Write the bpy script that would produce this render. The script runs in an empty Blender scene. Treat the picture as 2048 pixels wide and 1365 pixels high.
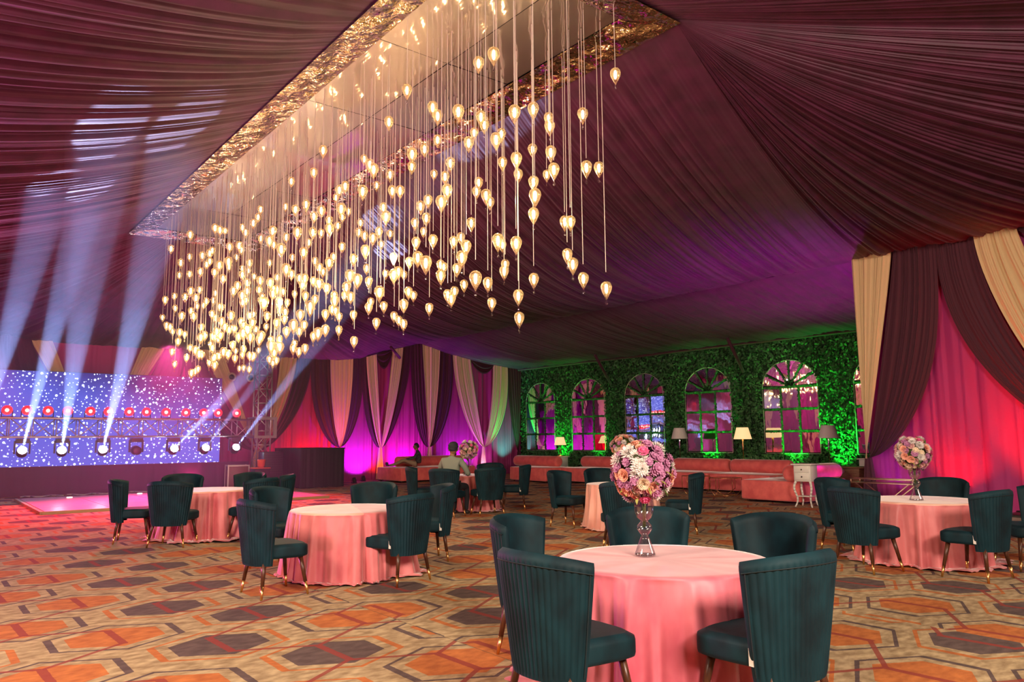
import bpy, bmesh, math, random
from mathutils import Vector, Matrix
S = bpy.context.scene; C = S.collection
PI = math.pi; sin, cos, rad = math.sin, math.cos, math.radians
R = random.Random(7)

# ------------------------------------------------------------------ camera
A, TH, ROLL = rad(38.4), rad(7.24), rad(0.45)
fw = Vector((sin(A)*cos(TH), cos(A)*cos(TH), sin(TH)))
r0 = Vector((cos(A), -sin(A), 0)); u0 = r0.cross(fw)
rt = r0*cos(ROLL) - u0*sin(ROLL); up = rt.cross(fw)
cam = bpy.data.objects.new('camera', bpy.data.cameras.new('camera')); C.objects.link(cam)
M = Matrix((rt, up, -fw)).transposed().to_4x4(); M.translation = Vector((0, 0, 1.5))
cam.matrix_world = M
cam.data.sensor_width = 36; cam.data.lens = 36*1520/2048; cam.data.clip_end = 200; cam.data.clip_start = .05
S.camera = cam

# ------------------------------------------------------------------ world, exposure
W = bpy.data.worlds.new('dusk'); S.world = W; W.use_nodes = True
W.node_tree.nodes['Background'].inputs[0].default_value = (.30, .16, .32, 1)
W.node_tree.nodes['Background'].inputs[1].default_value = .02
S.view_settings.view_transform = 'Standard'; S.view_settings.look = 'None'
S.view_settings.exposure = 0.13; S.view_settings.gamma = 1; S.view_settings.use_curve_mapping = False
cy = S.cycles
cy.max_bounces = 6; cy.diffuse_bounces = 2; cy.glossy_bounces = 4; cy.transmission_bounces = 6
cy.transparent_max_bounces = 24; cy.volume_bounces = 0; cy.sample_clamp_indirect = 3.0
cy.caustics_reflective = False; cy.caustics_refractive = False

def lamp(kind, name, loc, to, col, power, **k):
    L = bpy.data.lights.new(name, kind); L.color = col; L.energy = power
    for a, b in k.items(): setattr(L, a, b)
    o = bpy.data.objects.new(name, L); C.objects.link(o); o.location = loc
    if to is not None: o.rotation_euler = (Vector(to)-Vector(loc)).to_track_quat('-Z', 'Y').to_euler()
    return o
WARM = (1, .74, .45)
# unseen fill lights added high up behind the camera and along the left side
lamp('AREA', 'hall_fill_light', (1.5, -3.5, 4.3), (5, 5, .4), (1, .84, .66), 930, shape='RECTANGLE', size=2.4, size_y=1.0)
lamp('AREA', 'hall_fill_light', (-3.6, 4.5, 4.4), (5, 7, .3), (1, .80, .60), 620, shape='RECTANGLE', size=2.4, size_y=1.0)
lamp('AREA', 'hall_fill_light', (12.0, -3.0, 4.4), (10, 4, .4), (1, .80, .60), 170, shape='RECTANGLE', size=2.0, size_y=1.0)
# violet wash lamp by the stage, thrown up at the left half of the tent roof
lamp('SPOT', 'roof_wash', (-2.5, 22.5, 1.2), (-.5, 9, 6), (1, .12, .55), 7500, spot_size=rad(80), spot_blend=1, shadow_soft_size=.2)
lamp('SPOT', 'roof_wash', (-3.5, 3.0, .6), (1.5, 9.5, 6), (1, .14, .50), 1300, spot_size=rad(100), spot_blend=1, shadow_soft_size=.2)
# light given by the pendant chandelier
for X_, Y_, Z_ in [(5.3, 7, 4.3), (5.0, 9, 3.9), (5.9, 10.5, 4.3), (4.8, 12, 3.7), (5.8, 13.5, 3.9), (5.0, 15, 3.6), (5.6, 16.5, 3.9), (4.9, 18, 3.6)]:
    lamp('POINT', 'pendant_light', (X_, Y_, Z_), None, WARM, 52, shadow_soft_size=.05)
BEAMS = []; HAZE = .045; BEAM_K = 22

# ------------------------------------------------------------------ node helpers
MATS = {}
def mat(name, col=(.5, .5, .5), rough=.6, metal=0, build=None, sheen=0, emit=None, es=0, coat=0, bump=None):
    m = bpy.data.materials.new(name); m.use_nodes = True; MATS[name] = m
    nt = m.node_tree; b = nt.nodes['Principled BSDF']
    b.inputs['Base Color'].default_value = (*col, 1); b.inputs['Roughness'].default_value = rough
    b.inputs['Metallic'].default_value = metal
    if sheen: b.inputs['Sheen Weight'].default_value = sheen; b.inputs['Sheen Roughness'].default_value = .4
    if coat: b.inputs['Coat Weight'].default_value = coat
    if emit: b.inputs['Emission Color'].default_value = (*emit, 1); b.inputs['Emission Strength'].default_value = es
    if bump:
        sc, st, di = bump[:3]
        n = nt.nodes.new('ShaderNodeTexNoise'); n.inputs['Scale'].default_value = sc; n.inputs['Detail'].default_value = 3
        tc = nt.nodes.new('ShaderNodeTexCoord'); mp = nt.nodes.new('ShaderNodeMapping')
        if len(bump) > 3: mp.inputs['Scale'].default_value = bump[3]
        nt.links.new(tc.outputs['Object'], mp.inputs[0]); nt.links.new(mp.outputs[0], n.inputs['Vector'])
        bp = nt.nodes.new('ShaderNodeBump'); bp.inputs['Strength'].default_value = st; bp.inputs['Distance'].default_value = di
        nt.links.new(n.outputs['Fac'], bp.inputs['Height']); nt.links.new(bp.outputs[0], b.inputs['Normal'])
    if build: build(m, nt, b)
    return m
class X:                                    # tiny expression wrapper over Math nodes
    nt = None
    def __init__(s, v): s.v = v
    def __add__(a, b): return op('ADD', a, b)
    __radd__ = __add__
    def __sub__(a, b): return op('SUBTRACT', a, b)
    def __rsub__(a, b): return op('SUBTRACT', b, a)
    def __mul__(a, b): return op('MULTIPLY', a, b)
    __rmul__ = __mul__
    def __truediv__(a, b): return op('DIVIDE', a, b)
def op(kind, *a):
    n = X.nt.nodes.new('ShaderNodeMath'); n.operation = kind
    for i, q in enumerate(a):
        if isinstance(q, X): X.nt.links.new(q.v, n.inputs[i])
        else: n.inputs[i].default_value = q
    return X(n.outputs[0])
def lt(a, b): return op('LESS_THAN', a, b)
def gt(a, b): return op('GREATER_THAN', a, b)
def ab(a): return op('ABSOLUTE', a)
def mx(nt, f, a, b):                        # colour mix
    n = nt.nodes.new('ShaderNodeMix'); n.data_type = 'RGBA'
    for s, q in ((0, f), (6, a), (7, b)):
        if isinstance(q, X): nt.links.new(q.v, n.inputs[s])
        elif isinstance(q, tuple): n.inputs[s].default_value = (*q, 1)
        elif isinstance(q, (int, float)): n.inputs[s].default_value = q
        else: nt.links.new(q, n.inputs[s])
    return n.outputs[2]

# ------------------------------------------------------------------ mesh helpers
class MB:
    def __init__(s): s.v = []; s.f = []
    def add(s, v, f):
        k = len(s.v); s.v += [tuple(q) for q in v]; s.f += [tuple(i+k for i in g) for g in f]
    def box(s, c, d, rz=0, taper=1):
        cx, cy_, cz = c; a, b, h = d[0]/2, d[1]/2, d[2]/2; v = []
        for z, t in ((-h, 1), (h, taper)):
            for x, y in ((-a, -b), (a, -b), (a, b), (-a, b)):
                x *= t; y *= t
                v.append((cx+x*cos(rz)-y*sin(rz), cy_+x*sin(rz)+y*cos(rz), cz+z))
        s.add(v, [(3, 2, 1, 0), (4, 5, 6, 7), (0, 1, 5, 4), (1, 2, 6, 5), (2, 3, 7, 6), (3, 0, 4, 7)]); return s
    def tube(s, p, q, r1, r2=None, n=8, cap=True):
        r2 = r1 if r2 is None else r2
        p, q = Vector(p), Vector(q); d = (q-p).normalized()
        a = d.orthogonal().normalized(); b = d.cross(a); v = []
        for c, r in ((p, r1), (q, r2)):
            for i in range(n): t = 2*PI*i/n; v.append(c+a*(r*cos(t))+b*(r*sin(t)))
        f = [(i, (i+1) % n, n+(i+1) % n, n+i) for i in range(n)]
        if cap: f += [tuple(range(n-1, -1, -1)), tuple(range(n, 2*n))]
        s.add(v, f); return s
    def path(s, pts, r, n=6):
        for i in range(len(pts)-1): s.tube(pts[i], pts[i+1], r, None, n)
        return s
    def lathe(s, prof, n=16, c=(0, 0, 0), cap=True):
        v = []
        for r, z in prof:
            for i in range(n): t = 2*PI*i/n; v.append((c[0]+r*cos(t), c[1]+r*sin(t), c[2]+z))
        f = []
        for k in range(len(prof)-1):
            for i in range(n):
                j = (i+1) % n; f.append((k*n+i, k*n+j, (k+1)*n+j, (k+1)*n+i))
        if cap: f += [tuple(range(n-1, -1, -1)), tuple(range((len(prof)-1)*n, len(prof)*n))]
        s.add(v, f); return s
    def grid(s, fn, nu, nv, wrap=False):
        v = [fn(i/nu, j/nv) for j in range(nv+1) for i in range(nu if wrap else nu+1)]
        w = nu if wrap else nu+1; f = []
        for j in range(nv):
            for i in range(nu):
                k = (i+1) % w; f.append((j*w+i, j*w+k, (j+1)*w+k, (j+1)*w+i))
        s.add(v, f); return s
    def ball(s, c, r, n=10, m=6, sz=1):
        prof = [(max(1e-4, r*sin(PI*k/m)), -r*sz*cos(PI*k/m)) for k in range(m+1)]
        return s.lathe(prof, n, c, False)
    def mesh(s, name, m, smooth=True):
        me = bpy.data.meshes.new(name); me.from_pydata(s.v, [], s.f); me.validate(); me.update()
        if m is not None: me.materials.append(MATS[m] if isinstance(m, str) else m)
        if smooth: me.polygons.foreach_set('use_smooth', [True]*len(me.polygons))
        return me
    def build(s, name, m, parent=None, smooth=True, loc=None):
        return link(name, s.mesh(name, m, smooth), parent, loc)
def link(name, me, parent=None, loc=None):
    o = bpy.data.objects.new(name, me); C.objects.link(o)
    if parent is not None: o.parent = parent
    if loc is not None: o.location = loc
    return o
def tag(o, label=None, cat=None, group=None, kind=None):
    if label: o['label'] = label
    if cat: o['category'] = cat
    if group: o['group'] = group
    if kind: o['kind'] = kind
    return o
def thing(name, label, cat, loc=(0, 0, 0), rz=0, group=None):
    o = bpy.data.objects.new(name, None); C.objects.link(o); o.location = loc; o.rotation_euler = (0, 0, rz)
    o.empty_display_size = .1
    return tag(o, label, cat, group)
KIDS = {}
def copy_tree(o, parent=None, depth=0):
    c = o.copy(); C.objects.link(c)
    if parent is not None: c.parent = parent
    for ch in [q for q in bpy.data.objects if q.parent == o] if o.name not in KIDS else KIDS[o.name]: copy_tree(ch, c, depth+1)
    return c
def remember(o):                            # caches the children so that copies are quick
    KIDS[o.name] = [q for q in bpy.data.objects if q.parent == o]
    for q in KIDS[o.name]: remember(q)
def rbox(name, m, parent, c, d, r=.05, seg=3, rz=0, tap=None):
    bm = bmesh.new(); bmesh.ops.create_cube(bm, size=1)
    for v in bm.verts: v.co = Vector((v.co.x*d[0], v.co.y*d[1], v.co.z*d[2]))
    if tap:
        for v in bm.verts:
            if v.co.z < 0: v.co.x *= tap; v.co.y *= tap
    bmesh.ops.bevel(bm, geom=bm.edges[:], offset=r, segments=seg, profile=.5, affect='EDGES')
    bmesh.ops.rotate(bm, verts=bm.verts, cent=(0, 0, 0), matrix=Matrix.Rotation(rz, 3, 'Z'))
    bmesh.ops.translate(bm, verts=bm.verts, vec=c)
    me = bpy.data.meshes.new(name); bm.to_mesh(me); bm.free(); me.materials.append(MATS[m])
    for p in me.polygons: p.use_smooth = True
    return link(name, me, parent)
def wave(seed, n=64):                       # smooth periodic random function on [0,1]
    q = random.Random(seed); k = [q.uniform(-1, 1) for _ in range(n)]
    def f(t):
        t = (t % 1)*n; i = int(t); a = t-i; a = a*a*(3-2*a)
        return k[i % n]*(1-a)+k[(i+1) % n]*a
    return f

# ------------------------------------------------------------------ materials
def carpet(m, nt, b):
    X.nt = nt
    tc = nt.nodes.new('ShaderNodeTexCoord'); sp = nt.nodes.new('ShaderNodeSeparateXYZ')
    nt.links.new(tc.outputs['Object'], sp.inputs[0])
    wob = nt.nodes.new('ShaderNodeTexNoise'); wob.inputs['Scale'].default_value = 22; nt.links.new(tc.outputs['Object'], wob.inputs['Vector'])
    w = (X(wob.outputs['Fac'])-.5)*.012
    x, y = X(sp.outputs[0])+w, X(sp.outputs[1])+w
    k = op('FLOOR', (x-3.32)/3.1)
    isB = gt(x, 3.32)
    X0 = isB*(2.875+3.7*k-.82)+.82
    Y0 = isB*(6.87+.33*k-7.42)+7.42
    cw = .555; masks = []
    for par in (0, 1):
        u = (x-X0-par*cw)/(2*cw)
        ci = op('FLOOR', u+.5)
        lx = (u-ci)*(2*cw)
        col = ci*2+par
        ly = y-Y0+col*.74
        ly = ly-op('FLOOR', ly/1.6+.5)*1.6
        ax, ay = ab(lx), ab(ly)
        def hexm(a, he, hm): return lt(ax, a)*lt(ay+ax*((hm-he)/a), hm)
        fill = hexm(.325, .15, .33)
        ring = hexm(.46, .205, .45)-hexm(.405, .205, .415)
        n4 = op('FLOORED_MODULO', col, 4)if False else col-op('FLOOR', col/4)*4
        orange = lt(n4, 1.5)
        thick = lt(ab(lx+ly*.04), .03)*lt(ay, .26)
        t = op('MAXIMUM', lx*(-1/cw), 0)
        left = lt(lx, 0)*lt(-cw, lx)if False else lt(lx, 0)*gt(lx, -cw)
        notc = 1-lt(ab(n4-2), .5)
        l1 = lt(ab(ly-(.24+.26*t)), .023)
        l2 = lt(ab(ly+(.24+.38*t)), .023)
        red = op('MAXIMUM', thick, left*notc*op('MAXIMUM', l1, l2))
        masks.append((fill, ring, orange, red))
    n1 = nt.nodes.new('ShaderNodeTexNoise'); n1.inputs['Scale'].default_value = 5; n1.inputs['Detail'].default_value = 5
    mp = nt.nodes.new('ShaderNodeMapping'); mp.inputs['Scale'].default_value = (1.6, 3.0, 1); mp.inputs['Rotation'].default_value = (0, 0, -.9)
    nt.links.new(tc.outputs['Object'], mp.inputs[0]); nt.links.new(mp.outputs[0], n1.inputs['Vector'])
    nz = op('MULTIPLY', op('SUBTRACT', X(n1.outputs['Fac']), .36), 3.2); nz.v.node.use_clamp = True
    beige = mx(nt, nz, (.29, .19, .095), (.56, .41, .23))
    grey = mx(nt, nz, (.075, .045, .042), (.135, .085, .075))
    oran = mx(nt, nz, (.40, .105, .02), (.60, .185, .04))
    colr = beige
    for fill, ring, orange, red in masks:
        rc = mx(nt, orange, oran, grey); fc = mx(nt, orange, grey, oran)
        colr = mx(nt, ring, colr, rc); colr = mx(nt, fill, colr, fc)
    for fill, ring, orange, red in masks:
        colr = mx(nt, red*.86, colr, (.27, .030, .022))
    seam = lt(ab(x-3.32), .006)
    colr = mx(nt, seam*.5, colr, (.08, .05, .03))
    nt.links.new(colr, b.inputs['Base Color'])
    f = nt.nodes.new('ShaderNodeTexNoise'); f.inputs['Scale'].default_value = 260; nt.links.new(tc.outputs['Object'], f.inputs['Vector'])
    bp = nt.nodes.new('ShaderNodeBump'); bp.inputs['Strength'].default_value = .35; bp.inputs['Distance'].default_value = .004
    nt.links.new(f.outputs['Fac'], bp.inputs['Height']); nt.links.new(bp.outputs[0], b.inputs['Normal'])
mat('carpet', rough=.95, build=carpet)
def noisecol(c1, c2, scale, stretch=(1, 1, 1)):
    def f(m, nt, b):
        tc = nt.nodes.new('ShaderNodeTexCoord'); mp = nt.nodes.new('ShaderNodeMapping'); mp.inputs['Scale'].default_value = stretch
        n = nt.nodes.new('ShaderNodeTexNoise'); n.inputs['Scale'].default_value = scale; n.inputs['Detail'].default_value = 4
        nt.links.new(tc.outputs['Object'], mp.inputs[0]); nt.links.new(mp.outputs[0], n.inputs['Vector'])
        X.nt = nt; t = (X(n.outputs['Fac'])-.35)*3.3; t.v.node.use_clamp = True
        nt.links.new(mx(nt, t, c1, c2), b.inputs['Base Color'])
    return f
mat('ceiling_cloth', rough=.6, sheen=.08, build=noisecol((.045, .005, .022), (.076, .008, .038), 3, (1, 1, 1)))
mat('maroon_cloth', (.060, .008, .022), .8, sheen=.1)
mat('magenta_cloth', (.36, .022, .165), .75)
mat('cream_cloth', (.66, .47, .25), .65, sheen=.2)
mat('black_cloth', (.012, .010, .014), .8)
mat('stage_cloth', (.085, .035, .10), .8)
mat('teal_velvet', rough=.65, sheen=.14, build=noisecol((.001, .011, .017), (.0025, .027, .038), 7, (1, 1, .6)))
MATS['teal_velvet'].node_tree.nodes['Principled BSDF'].inputs['Sheen Tint'].default_value = (.03, .20, .27, 1)
MATS['teal_velvet'].node_tree.nodes['Principled BSDF'].inputs['Specular IOR Level'].default_value = .25
mat('teal_piping', (.002, .014, .02), .6)
mat('walnut', rough=.38, build=noisecol((.05, .014, .006), (.11, .035, .014), 14, (6, 6, .6)))
mat('brass', (.85, .50, .18), .28, 1)
mat('pale_brass', (.85, .66, .45), .35, 1)
mat('white_label', (.75, .7, .64), .6)
mat('pink_velvet', rough=.5, sheen=.7, build=noisecol((.60, .125, .14), (.80, .235, .24), 4, (1, 1, .5)))
mat('rose_velvet', rough=.5, sheen=.7, build=noisecol((.58, .09, .145), (.78, .20, .25), 4, (1, 1, .5)))
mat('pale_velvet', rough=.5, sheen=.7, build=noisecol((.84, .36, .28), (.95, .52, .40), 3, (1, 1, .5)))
mat('sofa_velvet', rough=.6, sheen=.6, build=noisecol((.80, .12, .12), (.96, .19, .17), 5))
mat('table_wood', (.25, .14, .07), .6)
mat('lamp_glow', (1, .9, .7), .5, emit=(1, .76, .40), es=16)
MATS['lamp_glow'].cycles.emission_sampling = 'NONE'
def pend_glass(m, nt, b):
    out = nt.nodes['Material Output']
    tr = nt.nodes.new('ShaderNodeBsdfTransparent'); tr.inputs[0].default_value = (1, .93, .80, 1)
    tl = nt.nodes.new('ShaderNodeBsdfTranslucent'); tl.inputs[0].default_value = (1, .83, .52, 1)
    gl = nt.nodes.new('ShaderNodeBsdfGlossy'); gl.inputs['Roughness'].default_value = .08; gl.inputs[0].default_value = (1, .85, .6, 1)
    lw = nt.nodes.new('ShaderNodeLayerWeight'); lw.inputs[0].default_value = .35
    a = nt.nodes.new('ShaderNodeMixShader'); c = nt.nodes.new('ShaderNodeMixShader')
    X.nt = nt; f = X(lw.outputs['Facing'])*.30+.17
    nt.links.new(f.v, a.inputs[0]); nt.links.new(tr.outputs[0], a.inputs[1]); nt.links.new(tl.outputs[0], a.inputs[2])
    g = X(lw.outputs['Fresnel'])*.5
    nt.links.new(g.v, c.inputs[0]); nt.links.new(a.outputs[0], c.inputs[1]); nt.links.new(gl.outputs[0], c.inputs[2])
    nt.links.new(c.outputs[0], out.inputs['Surface'])
mat('pendant_glass', build=pend_glass)
def clear_glass(col=(.97, .97, .98)):
    def f(m, nt, b):
        out = nt.nodes['Material Output']
        tr = nt.nodes.new('ShaderNodeBsdfTransparent'); tr.inputs[0].default_value = (*col, 1)
        gl = nt.nodes.new('ShaderNodeBsdfGlossy'); gl.inputs['Roughness'].default_value = .03
        lw = nt.nodes.new('ShaderNodeLayerWeight'); lw.inputs[0].default_value = .45
        c = nt.nodes.new('ShaderNodeMixShader'); X.nt = nt; f_ = X(lw.outputs['Facing'])*.55+.07
        nt.links.new(f_.v, c.inputs[0]); nt.links.new(tr.outputs[0], c.inputs[1]); nt.links.new(gl.outputs[0], c.inputs[2])
        nt.links.new(c.outputs[0], out.inputs['Surface'])
    return f
mat('clear_glass', build=clear_glass())
mat('cord', (.75, .66, .55), .35, .3)
def hazed_mirror(m, nt, b):
    out = nt.nodes['Material Output']; nrm_ = b.inputs['Normal'].links[0].from_socket if b.inputs['Normal'].links else None
    g1 = nt.nodes.new('ShaderNodeBsdfGlossy'); g1.inputs['Roughness'].default_value = .05; g1.inputs[0].default_value = (.78, .72, .64, 1)
    g2 = nt.nodes.new('ShaderNodeBsdfGlossy'); g2.inputs['Roughness'].default_value = .38; g2.inputs[0].default_value = (1, .90, .82, 1)
    c = nt.nodes.new('ShaderNodeMixShader'); c.inputs[0].default_value = .45  # pale rough lobe puts the glow of the haze veil into the mirror
    for g in (g1, g2): nt.links.new(nrm_, g.inputs['Normal'])
    nt.links.new(g1.outputs[0], c.inputs[1]); nt.links.new(g2.outputs[0], c.inputs[2]); nt.links.new(c.outputs[0], out.inputs['Surface'])
mat('panel_mirror', (.80, .74, .66), .07, 1, bump=(1.4, .22, .05, (1.6, .35, 1)), build=hazed_mirror)
mat('foil', (.78, .66, .48), .06, 1, bump=(3.2, 1.0, .16, (1, 1, 1)))
mat('wall_mirror', (.86, .86, .86), .02, 1, bump=(1.5, .12, .03, (1, 1, .7)))
mat('ivy', rough=.6, build=noisecol((.015, .07, .018), (.05, .20, .05), 6))
mat('ivy_back', (.008, .03, .01), .9)
mat('window_trim', (.5, .48, .38), .5)
mat('steel', (.62, .60, .58), .38, .85)
mat('black_plastic', (.012, .012, .014), .45)
mat('chrome', (.8, .8, .82), .12, 1)
mat('white_paint', (.90, .86, .78), .45)
mat('shade_lit', (.75, .62, .42), .7, emit=(1, .62, .28), es=.9)
mat('shade_off', (.88, .85, .78), .7)
mat('trunk_wood', rough=.45, build=noisecol((.20, .10, .04), (.34, .19, .09), 8, (1, 1, 6)))
mat('par_red', (1, .1, .1), .4, emit=(1, .006, .015), es=2.2)
mat('par_core', (1, .6, .5), .4, emit=(1, .62, .50), es=5)
mat('head_white', (1, 1, 1), .4, emit=(.72, .84, 1), es=60)
mat('lens_dark', (.05, .05, .07), .1, .5)
mat('dance_vinyl', (.80, .50, .60), .22)
mat('deck_edge', (.42, .27, .12), .5)
mat('skin', (.28, .13, .07), .55)
mat('hair', (.01, .008, .008), .6)
mat('turban', (.02, .022, .03), .8)
mat('sage_cloth', (.22, .25, .20), .85)
mat('camo_cloth', rough=.85, build=noisecol((.02, .02, .03), (.09, .08, .07), 18))
mat('khaki_cloth', (.32, .24, .15), .85)
mat('shoe', (.02, .02, .02), .5)
mat('mum_white', (.82, .74, .70), .7); mat('mum_lilac', (.50, .20, .37), .7); mat('rose_peach', (.86, .40, .28), .6)
mat('bloom_blush', (.80, .45, .43), .7); mat('bloom_pink', (.72, .12, .28), .6); mat('bloom_cream', (.80, .62, .44), .7)
mat('leaf', (.07, .11, .02), .55); mat('leaf_pale', (.35, .36, .07), .55)
mat('aluminium', (.55, .52, .5), .35, .9); mat('case_board', (.16, .07, .05), .5); mat('orange_cloth', (.8, .12, .04), .6)
mat('drawer_knob', (.04, .03, .03), .4); mat('vent_ring', (.55, .45, .33), .5); mat('vent_dark', (.02, .02, .025), .4)
mat('white_cable', (.5, .48, .48), .6)
def led(m, nt, b):
    X.nt = nt; out = nt.nodes['Material Output']
    tc = nt.nodes.new('ShaderNodeTexCoord'); sp = nt.nodes.new('ShaderNodeSeparateXYZ'); nt.links.new(tc.outputs['Object'], sp.inputs[0])
    x, z = X(sp.outputs[0]), X(sp.outputs[2])
    dots = None
    for sc, r0_, r1_, off, cut in ((5.2, .055, .125, 0, .75), (8.5, .035, .07, 5.3, .66), (3.0, .07, .15, 9.1, .45)):
        cb = nt.nodes.new('ShaderNodeCombineXYZ'); nt.links.new((x*sc+off).v, cb.inputs[0]); nt.links.new((z*sc+off).v, cb.inputs[1])
        vo = nt.nodes.new('ShaderNodeTexVoronoi'); vo.voronoi_dimensions = '2D'; vo.inputs['Scale'].default_value = 1
        nt.links.new(cb.outputs[0], vo.inputs['Vector'])
        sc2 = nt.nodes.new('ShaderNodeSeparateColor'); nt.links.new(vo.outputs['Color'], sc2.inputs[0])
        rr = (X(sc2.outputs[0])*(r1_-r0_)+r0_)*sc*.33
        d = (rr-X(vo.outputs['Distance']))*(7.0); d.v.node.use_clamp = True
        d = d*lt(X(sc2.outputs[1]), cut)
        dots = d if dots is None else op('MAXIMUM', dots, d)
    n = nt.nodes.new('ShaderNodeTexNoise'); n.inputs['Scale'].default_value = .55; nt.links.new(tc.outputs['Object'], n.inputs['Vector'])
    h = (z-1.4)*.55-(7.9-x)*.11+(X(n.outputs['Fac'])-.5)*1.6; h.v.node.use_clamp = True
    bg = mx(nt, h, (.10, .11, .62), (.055, .012, .10))
    col = mx(nt, dots, bg, (.80, .90, 1.0))
    st = dots*3.4+1.15
    em = nt.nodes.new('ShaderNodeEmission'); nt.links.new(col, em.inputs[0]); nt.links.new(st.v, em.inputs[1]); nt.links.new(em.outputs[0], out.inputs['Surface'])
mat('led_screen', build=led)

# ------------------------------------------------------------------ structure
XG, XE, XL, YB, YN = 20.6, 15.5, -5.1, 25.4, -6.0      # green wall, eave, left wall, back wall, near wall
def struct(o): return tag(o, kind='structure')
f = MB(); f.box((8, 10, -.05), (26.5, 32.5, .1)); struct(f.build('floor', 'carpet', smooth=False))

def pleats(seed, n, power=1.0):             # fold profile across a cloth, -1..1
    a, b_ = wave(seed, n), wave(seed+1, n*3)
    c = wave(seed+2, max(4, n//5))
    return lambda u: a(u)*.6+b_(u)*.35+c(u)*.5
def cloth_patch(name, Af, Bf, sag, n, amp, nu, nv, seed, m='ceiling_cloth', grow=.4):
    p = pleats(seed, n)
    def fn(u, v):
        a, b = Vector(Af(u)), Vector(Bf(u)); q = a.lerp(b, v)
        s = sag(u) if callable(sag) else sag
        q.z -= s*4*v*(1-v)*(1-.25*(v-.5))
        q.z += amp*min(1, u*40, (1-u)*40)*p(u)*(grow+(1-grow)*v)*min(1, v*12, (1-v)*14+.15)
        return q
    return struct(MB().grid(fn, nu, nv).build(name, m))
P0, P1, Q0, Q1, ZP, ZE = 3.75, 6.64, 5.3, 18.9, 6.3, 5.15
TOPS = [(XL, 5.15), (1.0, 4.6), (2.6, 4.34), (5.5, 4.33), (7.9, 4.38), (9.9, 4.27), (12.0, 4.28), (13.0, 4.42), (14.25, 4.82), (15.1, 5.03), (15.5, 5.15),
        (16.3, 5.16), (17.0, 5.02), (17.8, 4.75), (19.0, 4.50), (20.6, 4.40)]
def ztop(x):
    for (a, za), (b, zb) in zip(TOPS, TOPS[1:]):
        if a <= x <= b: t = (x-a)/(b-a); return za+(zb-za)*t
    return 4.4
cloth_patch('ceiling', lambda u: (P1, Q0+(Q1-Q0)*u, ZP), lambda u: (XE, 7.8+(YB-7.8)*u, ZE), lambda u: .36+.3*sin(PI*u), 150, .075, 900, 26, 1)
cloth_patch('ceiling', lambda u: (P0, Q0+(Q1-Q0)*u, ZP), lambda u: (XL, 2+(YB-2)*u, ZE), lambda u: .36+.29*sin(PI*u), 120, .15, 900, 26, 11)
cloth_patch('ceiling', lambda u: (P0+(P1-P0)*u, Q1, ZP), lambda u: (XL+(XE-XL)*u, YB, ztop(XL+(XE-XL)*u)), lambda u: .36-.10*sin(PI*u), 110, .06, 600, 20, 21)
cloth_patch('ceiling', lambda u: (P1, Q0, ZP), lambda u: (XE, 7.8+(YN-7.8)*u, ZE), lambda u: .36+.2*sin(PI*u), 110, .13, 700, 30, 31, grow=.05)
cloth_patch('ceiling', lambda u: (P0, Q0, ZP), lambda u: (XL, 2+(YN-2)*u, ZE), .36, 60, .10, 400, 20, 41, grow=.05)
cloth_patch('ceiling', lambda u: (P1+(P0-P1)*u, Q0, ZP), lambda u: (XE+(XL-XE)*u, YN, ZE), .36, 110, .11, 600, 24, 51)
cloth_patch('ceiling', lambda u: (XE, 7.8+(YB-7.8)*u, ZE), lambda u: (XG, 7.8+(YB-7.8)*u, 4.38), .14, 130, .05, 700, 14, 61)
b = MB()                                     # hidden roof above so that no daylight leaks in
b.box((8, 9.7, 6.75), (27, 33, .1)); struct(b.build('roof', 'black_cloth', smooth=False))

def pleat_wall(name, horiz, c, a0, a1, ztf, seed, m='magenta_cloth', sign=1, spacing=.15, amp=.075):
    L = abs(a1-a0); n = int(L/spacing); p = pleats(seed, n)
    def fn(u, v):
        s = a0+(a1-a0)*u; z = .0+ztf(s)*v
        d = c+sign*(amp*p(u)*(1-.35*v)+.02)
        return (s, d, z) if horiz else (d, s, z)
    return struct(MB().grid(fn, n*5, 8).build(name, m))
pleat_wall('wall_back', True, YB, XL, XG, lambda s: ztop(s)+.06, 71, sign=-1)
pleat_wall('wall_right', False, XE+.05, YN, 7.8, lambda s: ZE+.03, 73, sign=-1)
pleat_wall('wall_left', False, XL, YN, YB, lambda s: ZE+.05, 75)
pleat_wall('wall_near', True, YN, XL, XE, lambda s: ZE+.05, 77)
pleat_wall('wall_alcove', True, 7.8, XE, XG, lambda s: ZE-(s-XE)*.14+.05, 79)
b = MB()
b.box((8, YB+.25, 3.2), (27, .1, 6.6)); b.box((8, YN-.25, 3.2), (27, .1, 6.6))
b.box((XL-.25, 9.7, 3.2), (.1, 32, 6.6)); b.box((XG+.25, 9.7, 3.2), (.1, 32, 6.6))
struct(b.build('wall_outer', 'black_cloth', smooth=False))

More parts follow.
